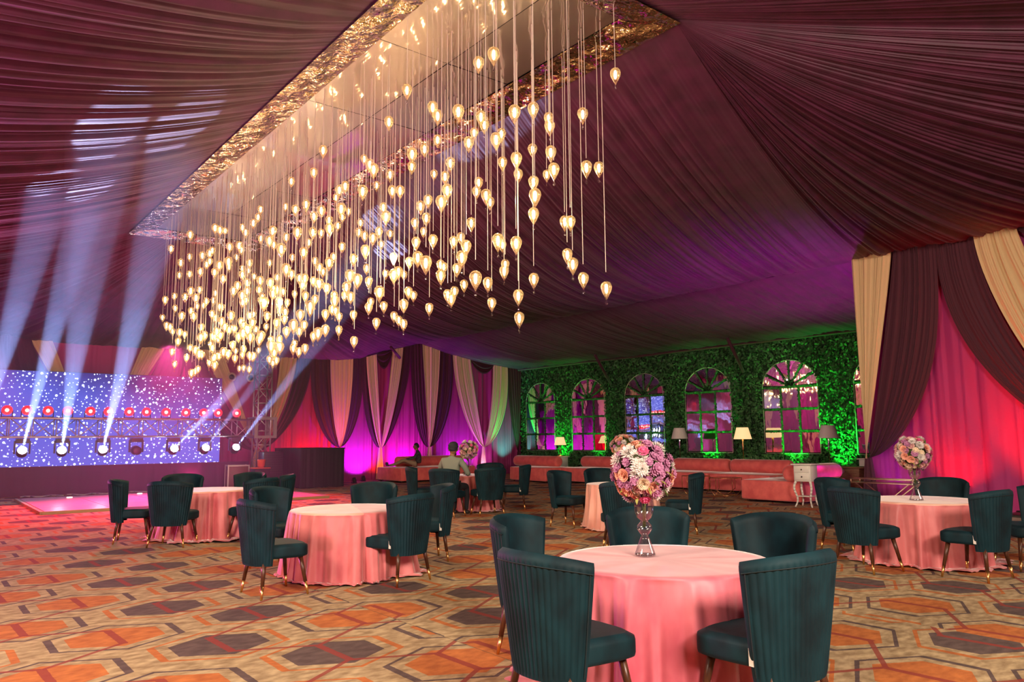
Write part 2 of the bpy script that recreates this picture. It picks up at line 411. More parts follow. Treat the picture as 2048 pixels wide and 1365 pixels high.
# ---- swagged drapes tied to pillars: each hanging cloth is a thing
def drape(name, label, m, horiz, c, xa, xb, tx, tz, pa, pb, n, seed, sign=-1, off=.12, tail=False, droop=.0, group=None, zt=None):
    """top from xa to xb, gathered at (tx, tz); pa/pb: 1 = straight edge, larger = bulging edge"""
    p = pleats(seed, max(4, n)); zf = zt or ztop
    def fn(u, v):
        s0 = xa+(xb-xa)*u; pw = pa+(pb-pa)*u
        g = max(0., 1-v**pw)**(1 if pw < 1.3 else .75)
        s = tx+(s0-tx)*g+(.03*(u-.5))
        zz = zf(s0)+.03; z = zz+(tz-zz)*v
        far = (pw-1)/2.5
        z -= droop*far*(v**5)*(1-v**14)*1.2
        d = c+sign*(off+.05*p(u)*(1-.45*v)+.05*sin(PI*min(1, v))*.6)
        return (s, d, z) if horiz else (d, s, z)
    b = MB().grid(fn, n*5, 34)
    if tail:
        def ft(u, v):
            w = .10+.16*v; s = tx+w*(u-.5)*2*.7
            d = c+sign*(off+.03*p(u*.5))
            z = tz*(1-v)+.02
            return (s, d, z) if horiz else (d, s, z)
        b.grid(ft, 18, 6)
    o = b.build(name, m); tag(o, label, 'curtain', group); return o
def swag(name, label, horiz, c, xa, xb, depth, seed, sign=-1, off=.14, zt=None):
    zf = zt or ztop; p = pleats(seed, 6)
    def fn(u, v):
        s = xa+(xb-xa)*u; k = 4*u*(1-u)
        z = zf(s)+.03-depth*k*v-.02*v; d = c+sign*(off+.04*sin(v*15)*k)
        return (s, d, z) if horiz else (d, s, z)
    return tag(MB().grid(fn, 24, 14).build(name, 'maroon_cloth'), label, 'curtain')
D = lambda *a, **k: drape('curtain', *a, **k)
cr, ma = 'cream_cloth', 'maroon_cloth'
bk = lambda lab, m, *a, **k: D(lab, m, True, YB, *a, **k)
bk('cream drape leaning right above the left end of the light screen', cr, 2.58, 3.10, 4.4, 1.1, 1, 1, 10, 101)
bk('cream drape leaning left above the middle of the light screen', cr, 5.51, 6.16, 4.4, 1.1, 1, 1, 10, 102)
bk('maroon drape beside the cream one at the left end of the light screen', ma, 1.6, 2.58, 4.4, 1.1, 3, 1.2, 14, 103)
bk('maroon drape right of the cream one above the middle of the light screen', ma, 6.16, 6.75, 4.4, 1.1, 1.2, 2.5, 10, 104)
bk('cream drape just above the right end of the light screen', cr, 7.25, 7.90, 9.16, 1.1, 1, 1, 10, 105, tail=True)
bk('cream drape directly right of the tall metal truss tower', cr, 9.90, 10.49, 9.20, 1.1, 1.5, 1.3, 10, 106)
bk('narrow maroon drape left of the cream one at the screen end', ma, 6.75, 7.25, 9.10, 1.1, 2.2, 1.2, 8, 107)
bk('maroon drape right of the cream drape by the truss tower', ma, 10.49, 11.0, 9.25, 1.1, 1.6, 2.0, 10, 108)
bk('wide maroon drape left of the pink lit cream drape', ma, 11.0, 11.72, 12.13, 1.2, 3.0, 1.6, 12, 109, droop=.1)
bk('pink and lilac lit cream drape narrowing to a point behind the black booth', cr, 11.70, 12.56, 12.15, 1.22, 1.9, 1.9, 12, 110, off=.17)
bk('maroon drape right of the pink lit cream drape', ma, 12.54, 13.02, 12.17, 1.2, 1.6, 3.0, 10, 111, droop=.1)
bk('thin maroon drape left of the orange footed cream drape', ma, 13.0, 13.2, 13.77, 1.15, 3.0, 1.7, 8, 112, droop=.12)
bk('cream drape with an orange lit foot, left half of its pair', cr, 13.15, 13.55, 13.77, 1.15, 1.5, 1.2, 8, 113, off=.17, tail=True)
bk('cream drape right of the small dark swag, meeting the orange footed one', cr, 14.22, 14.66, 13.80, 1.15, 1.1, 1.3, 8, 114, off=.17)
bk('maroon drape falling behind the seated man on the daybed', ma, 14.64, 15.04, 13.82, 1.15, 1.3, 1.7, 9, 115, droop=.1)
swag('curtain', 'small dark swag hanging between two cream drapes, left of the tent peak', True, YB, 13.53, 14.25, .62, 116)
bk('purple lit maroon drape left of the highest cream drape', ma, 15.06, 15.55, 15.84, 1.15, 3.2, 1.6, 10, 117, droop=.12)
bk('highest cream drape on the back wall, under the tent peak', cr, 15.53, 16.32, 15.88, 1.15, 1.25, 1.5, 12, 118, off=.17, tail=True)
bk('maroon drape right of the highest cream drape', ma, 16.3, 17.0, 15.92, 1.15, 1.6, 3.0, 12, 119, droop=.14)
bk('cream drape curving down to the bouquet, left half of the wide pair', cr, 16.98, 17.82, 18.48, 1.12, 2.0, 1.2, 12, 120, off=.17, tail=True)
bk('green tinted cream drape at the right end of the back wall', cr, 19.02, 19.78, 18.54, 1.12, 1.5, 2.8, 12, 121, off=.17, droop=.12)
swag('curtain', 'dark swag between the two wide cream drapes on the back wall', True, YB, 17.78, 19.05, .5, 122)
bk('dark drape hanging in the corner beside the ivy wall', ma, 19.75, 20.5, 20.35, .9, 1.8, 1, 12, 123, tail=True)
RE = lambda s: ZE
rw = lambda lab, m, *a, **k: D(lab, m, False, XE, *a, zt=RE, **k)
rw('cream drape at the free end of the right hand curtain wall', cr, 7.83, 6.97, 7.77, 1.02, 1, 1.15, 14, 131, off=.20)
rw('big maroon drape swooping down to the left tieback of the right wall', ma, 6.98, 6.13, 7.74, 1.02, 1.15, 3.0, 18, 132, off=.16, tail=True, droop=.12)
rw('big maroon drape sweeping right past the lit magenta cloth', ma, 6.17, 5.45, 3.30, 1.02, 2.3, 1.6, 18, 133, off=.16, droop=.1)
rw('cream drape at the top right corner of the right hand wall', cr, 5.48, 4.75, 3.32, 1.02, 1.5, 1.15, 14, 134, off=.20, tail=True)
rw('cream drape of the right wall facing the near end', cr, 2.0, 1.25, 3.36, 1.02, 1.15, 1.5, 14, 135, off=.20)
rw('maroon drape of the right wall facing the near end', ma, 1.27, .6, 3.38, 1.02, 1.6, 2.3, 16, 136, off=.16)
swag('curtain', 'dark swag at the upper right edge beside the cream drape', False, XE, 4.8, 2.0, .75, 137, zt=RE)
for i, y in enumerate((-2.5, 0.5, 3.5, 6.5, 9.5, 12.5, 15.5, 18.5, 21.5)):   # left hand wall, seen only in the mirrors
    drape('curtain', 'cream drape on the left wall, seen in the arched mirrors', cr, False, XL, y-1.0, y-.2, y, 1.1, 1.3, 1.3, 8, 141+i, sign=1, zt=RE, group='drapes on the left wall')
    drape('curtain', 'cream drape on the left wall, seen in the arched mirrors', cr, False, XL, y+1.0, y+.2, y, 1.1, 1.3, 1.3, 8, 151+i, sign=1, zt=RE, group='drapes on the left wall')

# ---- mirrored ceiling panel
t = thing('mirrored_ceiling_panel', 'long mirrored ceiling panel from which the glowing glass drops hang', 'ceiling panel', (0, 0, ZP))
ins = .45; nx, ny = 2, 6
wx = (P1-P0-2*ins)/nx; wy = (Q1-Q0-2*ins)/ny
for i in range(nx):
    for j in range(ny):
        s = MB(); x0 = P0+ins+i*wx; y0 = Q0+ins+j*wy; g = .006
        tz = [R.uniform(-.008, .008) for _ in range(4)]
        def fs(u, v): return (x0+g+(wx-2*g)*u, y0+g+(wy-2*g)*v, .06+(tz[0]*(1-u)+tz[1]*u)*(1-v)+(tz[2]*(1-u)+tz[3]*u)*v+.012*sin(PI*u)*sin(PI*v))
        s.grid(fs, 6, 8); s.build('mirror_sheet', 'panel_mirror', t)
s = MB(); rr = R
cor = [(P0-.05, Q0-.05), (P1+.05, Q0-.05), (P1+.05, Q1+.05), (P0-.05, Q1+.05)]; inn = [(P0+ins, Q0+ins), (P1-ins, Q0+ins), (P1-ins, Q1-ins), (P0+ins, Q1-ins)]
for k in range(4):
    a, b2, c, d = cor[k], cor[(k+1) % 4], inn[(k+1) % 4], inn[k]
    L = math.dist(a, b2); n = int(L/.16); w1, w2 = wave(200+k, n//2), wave(210+k, n)
    def ff(u, v):
        o = (a[0]+(b2[0]-a[0])*u, a[1]+(b2[1]-a[1])*u); i_ = (d[0]+(c[0]-d[0])*u, d[1]+(c[1]-d[1])*u)
        return (o[0]+(i_[0]-o[0])*v, o[1]+(i_[1]-o[1])*v, -.05+.10*v+(.035*w1(u+.07*v)+.02*w2(u-.1*v))*sin(PI*v)**.6)
    s.grid(ff, n*2, 8)
tag(s.build('foil_border', 'foil', t), 'crinkled gold mirror foil border')

# ---- ivy wall with arched mirrors
b = MB(); b.box((XG+.06, (7.8+YB)/2, 2.2), (.08, YB-7.8, 4.4)); struct(b.build('wall_green', 'ivy_back', smooth=False))
TILT = .046                                  # the mirror sheets sit toed in by some ten degrees
WY = [24.0, 21.18, 18.33, 15.57, 12.6, 9.72]; WW, Z0, ZS, AH = .9, .97, 2.93, .80; BAR = .07
def inwin(y, z):
    for c in WY:
        u = y-c
        if abs(u) < WW and Z0 < z < ZS: return c
        if z >= ZS and (u/WW)**2+((z-ZS)/AH)**2 < 1: return c
    return None
for wi, yc in enumerate(WY):
    t = thing('window_%d' % (wi+1), None, None, (XG, yc, 0)); struct(t)
    cw_ = 2*WW/3; rh = (ZS-Z0)/3
    for i in range(3):
        for j in range(3):
            y0 = -WW+i*cw_+BAR/2; y1 = y0+cw_-BAR; z0 = Z0+j*rh+BAR/2; z1 = z0+rh-BAR
            ax, az = TILT+R.uniform(-.007, .007), R.uniform(-.006, .006)
            s = MB().grid(lambda u, v: (-.065+ax*(u-.5)*2+az*(v-.5)*2+.004*sin(PI*u), y1+(y0-y1)*u, z0+(z1-z0)*v), 4, 4)
            s.build('pane', 'wall_mirror', t)
    for k in range(6):
        a0, a1 = PI*k/6+.05, PI*(k+1)/6-.05
        ax = R.uniform(-.006, .006)
        def fp(u, v):
            a = a0+(a1-a0)*u; r = .24+(.97-.24)*v
            return (-.065+ax*(u-.5)-.17*(WW*r*cos(a)-WW*.6*cos((a0+a1)/2)), WW*r*cos(a), ZS+BAR/2+AH*.97*r*sin(a))
        MB().grid(fp, 6, 2).build('pane', 'wall_mirror', t)
    s = MB(); pts = [(-.12, WW*cos(PI*k/20), ZS+AH*sin(PI*k/20)) for k in range(21)]
    s.path([(-.12, WW, Z0)]+pts+[(-.12, -WW, Z0), (-.12, WW, Z0)], .012, 5); s.build('window_trim', 'window_trim', t)
    s = MB()                                   # ivy covered glazing bars
    for i in range(1, 3): s.box((-.06, -WW+i*cw_, (Z0+ZS)/2), (.11, BAR*.7, ZS-Z0))
    for j in range(1, 4): s.box((-.06, 0, Z0+j*rh), (.11, 2*WW, BAR*.7))
    for k in range(1, 6):
        a = PI*k/6; p0 = Vector((-.10, WW*.22*cos(a), ZS+AH*.22*sin(a))); p1 = Vector((-.10, WW*cos(a), ZS+AH*sin(a))); s.tube(p0, p1, .02, .025, 5)
    s.lathe([(.0, 0), (.2, 0), (.2, .02), (0, .02)], 10, (-.02, 0, ZS)) if False else None
    for q in range(900):                       # leaves on the bars
        r_ = R.random()
        if r_ < .36: y = -WW+R.choice((1, 2))*cw_+R.uniform(-.5, .5)*BAR; z = R.uniform(Z0, ZS)
        elif r_ < .72: y = R.uniform(-WW, WW); z = Z0+R.choice((1, 2, 3))*rh+R.uniform(-.5, .5)*BAR
        else:
            a = PI*R.randrange(1, 6)/6; d = R.uniform(.15, 1); y = WW*d*cos(a)+R.uniform(-.03, .03); z = ZS+AH*d*sin(a)+R.uniform(-.03, .03)
        n = Vector((-1, R.uniform(-.9, .9), R.uniform(-.6, .9))).normalized(); e = n.orthogonal().normalized()
        e.rotate(Matrix.Rotation(R.uniform(0, 6), 3, n)); g = n.cross(e); c = Vector((-.125-R.random()*.02, y, z)); k_ = .022+R.random()*.014
        s.add([c-e*k_, c+g*k_*.5, c+e*k_, c-g*k_*.5], [(0, 1, 2, 3)])
    tag(s.build('ivy_glazing_bar', 'ivy', t, smooth=False), kind='stuff')
s = MB()
for q in range(46000):
    y = R.uniform(7.85, YB-.1); z = R.uniform(.05, 4.36)
    if inwin(y, z) is not None: continue
    n = Vector((-1, R.uniform(-.9, .9), R.uniform(-.5, 1.0))).normalized(); e = n.orthogonal().normalized()
    e.rotate(Matrix.Rotation(R.uniform(0, 6), 3, n)); g = n.cross(e)
    c = Vector((XG-.01-.10*R.random()-.06*(.5+.5*sin(y*2.3+sin(z*3)*1.3)*sin(z*4.1)), y, z)); k_ = .035+R.random()*.03
    s.add([c-e*k_, c+g*k_*.55, c+e*k_, c-g*k_*.55], [(0, 1, 2, 3)])
tag(s.build('ivy', 'ivy', smooth=False), 'dense green ivy leaves covering the wall around the arched mirrors', 'ivy', kind='stuff')
s = MB(); s.tube((XG-.2, 7.8, 4.36), (XG-.2, YB, 4.36), .045, None, 8); struct(s.build('trim_1', 'maroon_cloth'))
for lab, a, b2 in (('maroon wrapped strut slanting to the ivy wall above the second mirror gap', (19.2, 19.43, 4.42), (20.3, 19.74, 3.42)),
                   ('maroon wrapped strut slanting to the ivy wall between the fourth and fifth mirrors', (19.2, 13.77, 4.42), (20.3, 14.02, 3.47)),
                   ('short maroon strut in front of the back wall near the tent peak', (13.4, 23.9, 4.75), (14.4, 25.0, 4.52))):
    s = MB(); s.tube(a, b2, .05, None, 8); tag(s.build('tent_strut', 'maroon_cloth'), lab, 'strut')

# ------------------------------------------------------------------ chairs
def make_chair():
    root = thing('dining_chair', 'x', 'chair')
    seat = MB()
    def sf(u, v):                                # rounded seat cushion, closed loft
        a = 2*PI*u; z = .36+.13*v
        e = .86+.14*math.sqrt(max(0, 1-(2*abs(v-.5))**6)) if 0 < v < 1 else .86
        c_, s_ = cos(a), sin(a); p = .38
        x = math.copysign(abs(c_)**p, c_); y = math.copysign(abs(s_)**p, s_)
        hw = .275+.03*y
        return (x*hw*e, -.0+y*.242*e, z+(.012*(1-x*x*.6-y*y*.4) if v > .9 else 0))
    seat.grid(sf, 36, 8, wrap=True)
    for v, z in ((0, .36), (1, .49)):
        k = len(seat.v); ring = [sf(i/36, v) for i in range(36)]; c = (0, 0, z+(.012 if v else 0))
        seat.add(ring+[c], [((i, (i+1) % 36, 36) if v else ((i+1) % 36, i, 36)) for i in range(36)])
    seat.build('seat', 'teal_velvet', root)
    back = MB(); NS, NZ = 96, 14
    def half(v): return .225+.092*v**.85
    def mid(s, v):                               # centre surface of the shell
        hw = half(v); x = hw*sin(s*1.18)/sin(1.18)
        y = -.268-.08*v+.20*(abs(s)**2.3)*(.75+.35*v)
        top = .93-.05*abs(s)**2.6
        return Vector((x, y, .30+(top-.30)*v))
    def nrm(s, v):
        a = mid(min(1, s+.02), v)-mid(max(-1, s-.02), v); return Vector((a.y, -a.x, 0)).normalized()  # points outward (rear)
    def th(v): return .034*math.sqrt(max(.0, 1-(max(0, v-.92)/.08)**2)) if v > .92 else .034
    def bf(u, v):
        if u < .5:
            s = -1+4*u; rib = abs(sin(PI*(s+1)*12)); ed = max(0, 1-abs(s)**24)
            o = th(v)*(.55+.45*ed)+(.008*(rib-.6)*ed if .03 < v < .90 and abs(s) < .93 else .001)
            return mid(s, v)+nrm(s, v)*o
        s = 3-4*u; ed = max(0, 1-abs(s)**24)
        return mid(s, v)-nrm(s, v)*th(v)*(.55+.45*ed)
    back.grid(bf, 2*NS*2, NZ*2, wrap=True); back.build('backrest', 'teal_velvet', root)
    pp = MB()
    def pipe(u, v):
        s_ = -.97+1.94*u; c = mid(s_, .905)+nrm(s_, .905)*.036; a = 2*PI*v; return c+nrm(s_, .9)*(.004*cos(a))+Vector((0, 0, .004*sin(a)))
    pp.grid(pipe, 40, 6)
    for sg in (-1, 1):
        def pipe2(u, v, sg=sg):
            c = mid(sg*.94, .04+.865*u)+nrm(sg*.94, .5)*.033; a = 2*PI*v; return c+Vector((.0035*cos(a), .0035*sin(a), 0))
        pp.grid(pipe2, 14, 6)
    pp.build('piping', 'teal_piping', root)
    MB().box((-.266, -.135, .42), (.006, .028, .085)).build('care_tag', 'white_label', root, smooth=False)
    for sx, sy in ((-1, 1), (1, 1), (-1, -1), (1, -1)):
        top = Vector((sx*.195, sy*.18-.01, .37)); foot = Vector((sx*.262, sy*.232-.003, 0))
        k = top.lerp(foot, .68)
        lg = MB().tube(top, k, .024, .0175, 10).build('leg', 'walnut', root)
        MB().tube(k, foot, .0178, .011, 10).build('brass_tip', 'brass', lg)
    return root
CH = [
 ((2.84, 3.10), -90, 1.00, 'dark teal channel-back chair nearest the camera, seat pointing right at the pink table', 'n'),
 ((3.60, 2.45), -3, 1.00, 'dark teal channel-back chair at the bottom right, white tag on its side', 'n'),
 ((3.68, 4.30), -156, 1.00, 'teal chair left of the nearest pink table, half hidden behind another backrest', 'n'),
 ((4.60, 4.10), 135, 1.00, 'teal chair straight behind the tall glass vase of the nearest table', 'n'),
 ((4.83, 3.25), 95, 1.00, 'teal chair behind the right side of the nearest pink table', 'n'),
 ((2.95, 7.51), -89, 1.00, 'teal chair at the left of the empty round table, ribbed back in view', 'm'),
 ((4.18, 7.26), 18, 1.00, 'teal chair in front of the empty round table with ribbed back and white tag', 'm'),
 ((5.17, 8.30), 70, 1.00, 'teal chair at the right end of the empty round table, seen edge on', 'm'),
 ((4.75, 9.00), 128, 1.00, 'teal chair on the far side of the empty round table facing the camera', 'm'),
 ((3.62, 9.05), -150, 1.00, 'pale lit teal chair behind the left chair of the empty table', 'm'),
 ((2.77, 12.66), -108, 1.00, 'leftmost teal chair, standing next to the red lit dance floor', 'l'),
 ((3.11, 11.79), -40, 1.00, 'teal chair with its back to the camera at the far left table', 'l'),
 ((3.70, 13.60), 165, 1.00, 'teal chair on the far side of the far left table', 'l'),
 ((4.21, 11.71), 25, 1.00, 'teal chair at the near right of the far left table', 'l'),
 ((4.64, 13.38), 122, 1.00, 'teal chair behind the right side of the far left table, by the flight case', 'l'),
 ((4.79, 12.45), 70, 1.00, 'slim edge-on teal chair in front of the black booth', 'l'),
 ((8.34, 13.46), -122, 1.00, 'edge-on teal chair left of the man in the turban', 'b'),
 ((8.26, 12.44), -62, 1.00, 'teal chair on which the man in the turban sits', 'b'),
 ((9.07, 12.26), -14, 1.00, 'teal chair right of the seated man, back to the camera', 'b'),
 ((10.36, 14.00), 120, 1.00, 'teal chair half hidden behind the chair right of the seated man', 'b'),
 ((10.19, 12.84), 52, 1.00, 'teal chair in profile facing left before the corner daybed', 'b'),
 ((9.00, 9.80), -162, 1.00, 'teal chair left of the small pink draped table, inner back showing', 's'),
 ((9.95, 9.90), 158, 1.00, 'teal chair on the far side of the small draped table behind the flowers', 's'),
 ((9.66, 7.93), 38, 1.00, 'teal chair in profile facing left, right of the big bouquet', 's'),
 ((7.55, 7.17), -40, 1.00, 'teal chair mostly hidden behind the big bouquet', 's'),
 ((8.56, 4.40), -103, 1.00, 'teal chair with ribbed back at the left of the right hand table', 'r'),
 ((9.83, 5.30), 176, 1.00, 'pale green lit teal chair behind the ribbed one at the right hand table', 'r'),
 ((10.60, 4.46), 98, 1.00, 'teal chair behind the vase of the right hand table', 'r'),
 ((8.95, 3.44), -5, 1.00, 'teal chair with back to the camera and white tag at the right edge', 'r'),
 ((9.98, 3.30), 48, 1.00, 'teal chair cut off by the right edge of the picture', 'r')]
GR = dict(n='chairs around the nearest table', m='chairs around the empty round table', l='chairs around the far left table', b='chairs around the table under the back curtains', s='chairs around the small draped table', r='chairs around the right hand table')
proto = make_chair(); remember(proto)
for i, (p, yaw, sc, lab, g) in enumerate(CH):
    o = proto if i == 0 else copy_tree(proto)
    o.location = (*p, 0); o.rotation_euler = (0, 0, rad(yaw)); o.scale = (sc,)*3; tag(o, lab, 'chair', GR[g])

# ------------------------------------------------------------------ tables and cloths
ZT = .72
def table(c, r, lab, m, seed, pale=None, flare=.16):
    t = thing('banquet_table', 'round table under the '+lab.split(', pale')[0], 'table', (*c, 0))
    MB().lathe([(r-.03, .68), (r-.02, .685), (r-.02, .71), (r-.03, .712)], 40).build('tabletop', 'table_wood', t)
    s = MB(); s.lathe([(.22, .01), (.22, .03), (.05, .06), (.04, .64), (.12, .675)], 16); s.build('pedestal', 'table_wood', t)
    w1, w2, w3 = wave(seed, 30), wave(seed+1, 74), wave(seed+2, 9)
    def fn(u, v):
        a = 2*PI*u
        if v < .25: rr = (r+.004)*(v/.25)**.8; return (rr*cos(a), rr*sin(a), ZT+.003*w1(u)*v*4)
        k = (v-.25)/.75                          # skirt
        if k < .05: q = k/.05; return ((r+.004+.014*sin(q*PI/2))*cos(a), (r+.004+.014*sin(q*PI/2))*sin(a), ZT-.016*(1-cos(q*PI/2)))
        k2 = (k-.05)/.95
        h = min(1, k2/.86)
        fold = (w1(u+.012*h)*.066+w2(u)*.055)*h**.5
        rr = r+.012+.02*h+fold+(.05+.05*w3(u))*h**3
        z = (ZT-.016)*(1-h)+.012
        if k2 > .86:
            q = (k2-.86)/.14; rr += (flare*(.55+.6*w3(u+.03)))*q; z = .012+.028*abs(w2(u+.02*q))*(1-.3*q)+.012*sin(q*PI)
        return (rr*cos(a), rr*sin(a), z)
    b = MB().grid(fn, 360, 40, wrap=True)
    o = b.build('tablecloth', m, None, loc=(*c, 0))
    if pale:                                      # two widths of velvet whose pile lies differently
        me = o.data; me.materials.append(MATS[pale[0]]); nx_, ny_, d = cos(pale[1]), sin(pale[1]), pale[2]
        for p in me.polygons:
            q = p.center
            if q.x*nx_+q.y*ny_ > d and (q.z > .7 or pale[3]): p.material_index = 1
    tag(o, lab, 'tablecloth', None)
TP = {1: (3.86, 3.33), 2: (3.98, 8.00), 3: (3.80, 12.60), 4: (9.40, 13.42), 5: (9.45, 9.02), 6: (9.65, 4.25)}
table(TP[1], .66, 'rose pink velvet cloth on the nearest round table', 'rose_velvet', 301)
table(TP[2], .63, 'salmon velvet cloth of the empty round table, pale on its left half', 'pink_velvet', 311, ('pale_velvet', rad(160), -.08, False))
table(TP[3], .63, 'salmon velvet cloth of the far left table beside the stage', 'pink_velvet', 321, ('pale_velvet', rad(100), -.9, False))
table(TP[4], .60, 'salmon velvet cloth by the man in the turban', 'pink_velvet', 331)
table(TP[5], .56, 'peach velvet cloth of the small table behind the bouquet', 'pale_velvet', 341)
table(TP[6], .63, 'salmon velvet cloth of the right hand table', 'pink_velvet', 351, ('pale_velvet', rad(150), -.10, False), flare=.24)

# ------------------------------------------------------------------ vases and bouquets
def blossom(kind):
    s = MB()
    if kind == 'mum':                            # chrysanthemum: rings of strap petals
        for ring, (n, el, ln) in enumerate(((16, .15, .058), (16, .5, .055), (13, .85, .048), (9, 1.2, .036), (5, 1.45, .024))):
            for k in range(n):
                a = 2*PI*(k+.5*ring)/n+R.uniform(-.08, .08); e = el+R.uniform(-.08, .08); L = ln*R.uniform(.9, 1.08)
                d = Vector((cos(a)*cos(e), sin(a)*cos(e), sin(e))); w = Vector((-sin(a), cos(a), 0))*.0065; u_ = Vector((0, 0, .008))
                s.add([d*.006-w*.5, d*.006+w*.5, d*L*.7+w, d*L+u_*.6, d*L*.7-w], [(0, 1, 2, 3, 4)])
        s.ball((0, 0, 0), .012, 6, 4)
    elif kind == 'pom':                          # small button chrysanthemum with scalloped petals
        for n, el, ln in ((10, .1, .030), (9, .55, .028), (6, 1.05, .022)):
            for k in range(n):
                a = 2*PI*k/n+el; d = Vector((cos(a)*cos(el), sin(a)*cos(el), sin(el))); w = Vector((-sin(a), cos(a), 0))*.0085
                s.add([d*.006, d*ln*.75+w, d*ln+Vector((0, 0, .004)), d*ln*.75-w], [(0, 1, 2, 3)])
        s.ball((0, 0, .006), .014, 7, 4)
    else:                                        # rose: wrapped cupped petals
        for ring, (n, r_, h, o_) in enumerate(((3, .010, .034, .0), (4, .019, .032, .004), (5, .028, .027, .010), (6, .036, .020, .014))):
            for k in range(n):
                a0 = 2*PI*k/n+ring*.7; aw = 2*PI/n*.62
                def pf(u, v):
                    a = a0+(u-.5)*2*aw; rr = r_*(.45+.55*v)+o_*v*v; return (rr*cos(a), rr*sin(a), h*v-.35*h*abs(2*u-1)**2*v-.004)
                s.grid(pf, 4, 3)
        s.ball((0, 0, .0), .016, 7, 4)
    return s
def leafm():
    s = MB(); s.add([(0, 0, 0), (.012, .02, .004), (.010, .045, 0), (0, .065, -.008), (-.010, .045, 0), (-.012, .02, .004)], [(0, 1, 2, 3, 4, 5)]); return s
BL = {}
for k, m in (('mum', 'mum_white'), ('mum', 'bloom_blush'), ('pom', 'mum_lilac'), ('pom', 'bloom_pink'), ('rose', 'rose_peach'), ('rose', 'bloom_blush'), ('rose', 'bloom_cream'), ('pom', 'bloom_cream')):
    BL[k+m] = blossom(k).mesh(dict(mum='chrysanthemum', pom='button_flower', rose='rose')[k], m, smooth=(k == 'rose'))
LF = [leafm().mesh('leaf', 'leaf'), leafm().mesh('leaf', 'leaf_pale')]
def bouquet(c, r, n, kinds, lab, seed, big=()):
    q = random.Random(seed); t = thing('flower_bouquet', lab, 'bouquet', c, 0, None)
    s = MB().ball((0, 0, 0), r*.72, 14, 10); s.build('moss_ball', 'leaf', t)
    st = MB()
    for k in range(6): a = k; st.tube((.015*cos(a), .015*sin(a), -r*.6), (.008*cos(a+1), .008*sin(a+1), -r-.16), .003, None, 5)
    st.build('stem', 'leaf', t)
    sites = []
    for i in range(n):
        z = 1-2*(i+.5)/n; a = i*2.39996; z = max(-.86, z)
        sites.append(Vector((math.sqrt(1-z*z)*cos(a), math.sqrt(1-z*z)*sin(a), z)))
    for i, d in enumerate(sites):
        d = (d+Vector((q.uniform(-.12, .12), q.uniform(-.12, .12), q.uniform(-.1, .1)))).normalized()
        key = None
        for bd, bk_ in big:
            if (d-Vector(bd).normalized()).length < .19: key = bk_
        if key is None: key = q.choice(kinds)
        me = BL[key]; o = link(me.name, me, t)
        k = (1.0 if key.startswith('mum') else 1.42 if key.startswith('pom') else .92)*q.uniform(.9, 1.15)*r/.22
        if key.startswith('mum'): k *= 1.05
        o.location = d*(r*q.uniform(.80, .98)); o.scale = (k,)*3
        o.rotation_mode = 'QUATERNION'; o.rotation_quaternion = d.to_track_quat('Z', 'Y')
    for i in range(n//3):
        d = Vector((q.gauss(0, 1), q.gauss(0, 1), q.gauss(-.2, 1))).normalized(); me = q.choice(LF); o = link('leaf', me, t)
        o.location = d*r*.86; o.rotation_mode = 'QUATERNION'; o.scale = (1.1*r/.22,)*3
        e = (d+Vector((q.uniform(-.8, .8), q.uniform(-.8, .8), q.uniform(-.8, .8)))).normalized(); o.rotation_quaternion = e.to_track_quat('Y', 'Z')
def vase(c, h, lab):
    k = h/.34
    t = thing('glass_vase', lab, 'vase', c)
    pr = [(.052, 0), (.053, .004), (.048, .02), (.024, .10), (.017, .122), (.026, .135), (.038, .158), (.036, .178), (.022, .198), (.018, .206), (.036, .225), (.046, .262), (.048, .30), (.044, .34)]
    pr = [(a*1.22, b_) for a, b_ in pr]
    MB().lathe([(a*k, b_*k) for a, b_ in pr], 28, cap=False).build('vase_body', 'clear_glass', t)
    MB().lathe([(a*k*.88, b_*k) for a, b_ in pr[9:]], 20, cap=False).build('inner_wall', 'clear_glass', t)
    MB().lathe([(.0001, .002), (.06*k, .002), (.06*k, .010*k), (.0001, .012*k)], 24, cap=False).build('vase_foot', 'clear_glass', t)
lil = ['pommum_lilac']*11+['mummum_white']*2+['roserose_peach']*3+['rosebloom_blush', 'pombloom_pink', 'rosebloom_cream', 'mumbloom_blush']
pas = ['rosebloom_blush']*4+['rosebloom_cream']*3+['mummum_white']*3+['pommum_lilac']*4+['roserose_peach']*3+['pombloom_cream']*2+['pombloom_pink']
V1 = (3.86, 3.48)
vase((*V1, ZT+.004), .37, 'tall clear glass hourglass vase on the nearest table')
bouquet((V1[0], V1[1], 1.268), .200, 130, lil, 'big round bouquet of lilac, white and peach flowers on the nearest table', 1,
        big=(((-.62, -.55, .1), 'mummum_white'), ((.1, -.95, .3), 'mummum_white'), ((-.75, -.15, .75), 'mummum_white'), ((-.95, .3, .35), 'mummum_white')))
V5 = (9.60, 9.07)
vase((*V5, ZT+.004), .44, 'glass vase on the small draped table, hidden by the big bouquet')
bouquet((V5[0], V5[1], 1.326), .215, 70, pas, 'smaller pastel bouquet peeking out behind the top of the big one', 2)
V4 = (9.2, 13.1)
vase((*V4, ZT+.004), .36, 'glass vase standing beside the man in the turban')
bouquet((V4[0], V4[1], 1.25), .20, 70, pas, 'round cream and pink bouquet beside the man in the turban', 3)
V6 = (9.46, 4.23)
vase((*V6, ZT+.004), .41, 'glass vase on the right hand table in front of the red lit curtain')
bouquet((V6[0], V6[1], 1.275), .20, 90, pas, 'round pink and cream bouquet against the red lit curtain', 4)

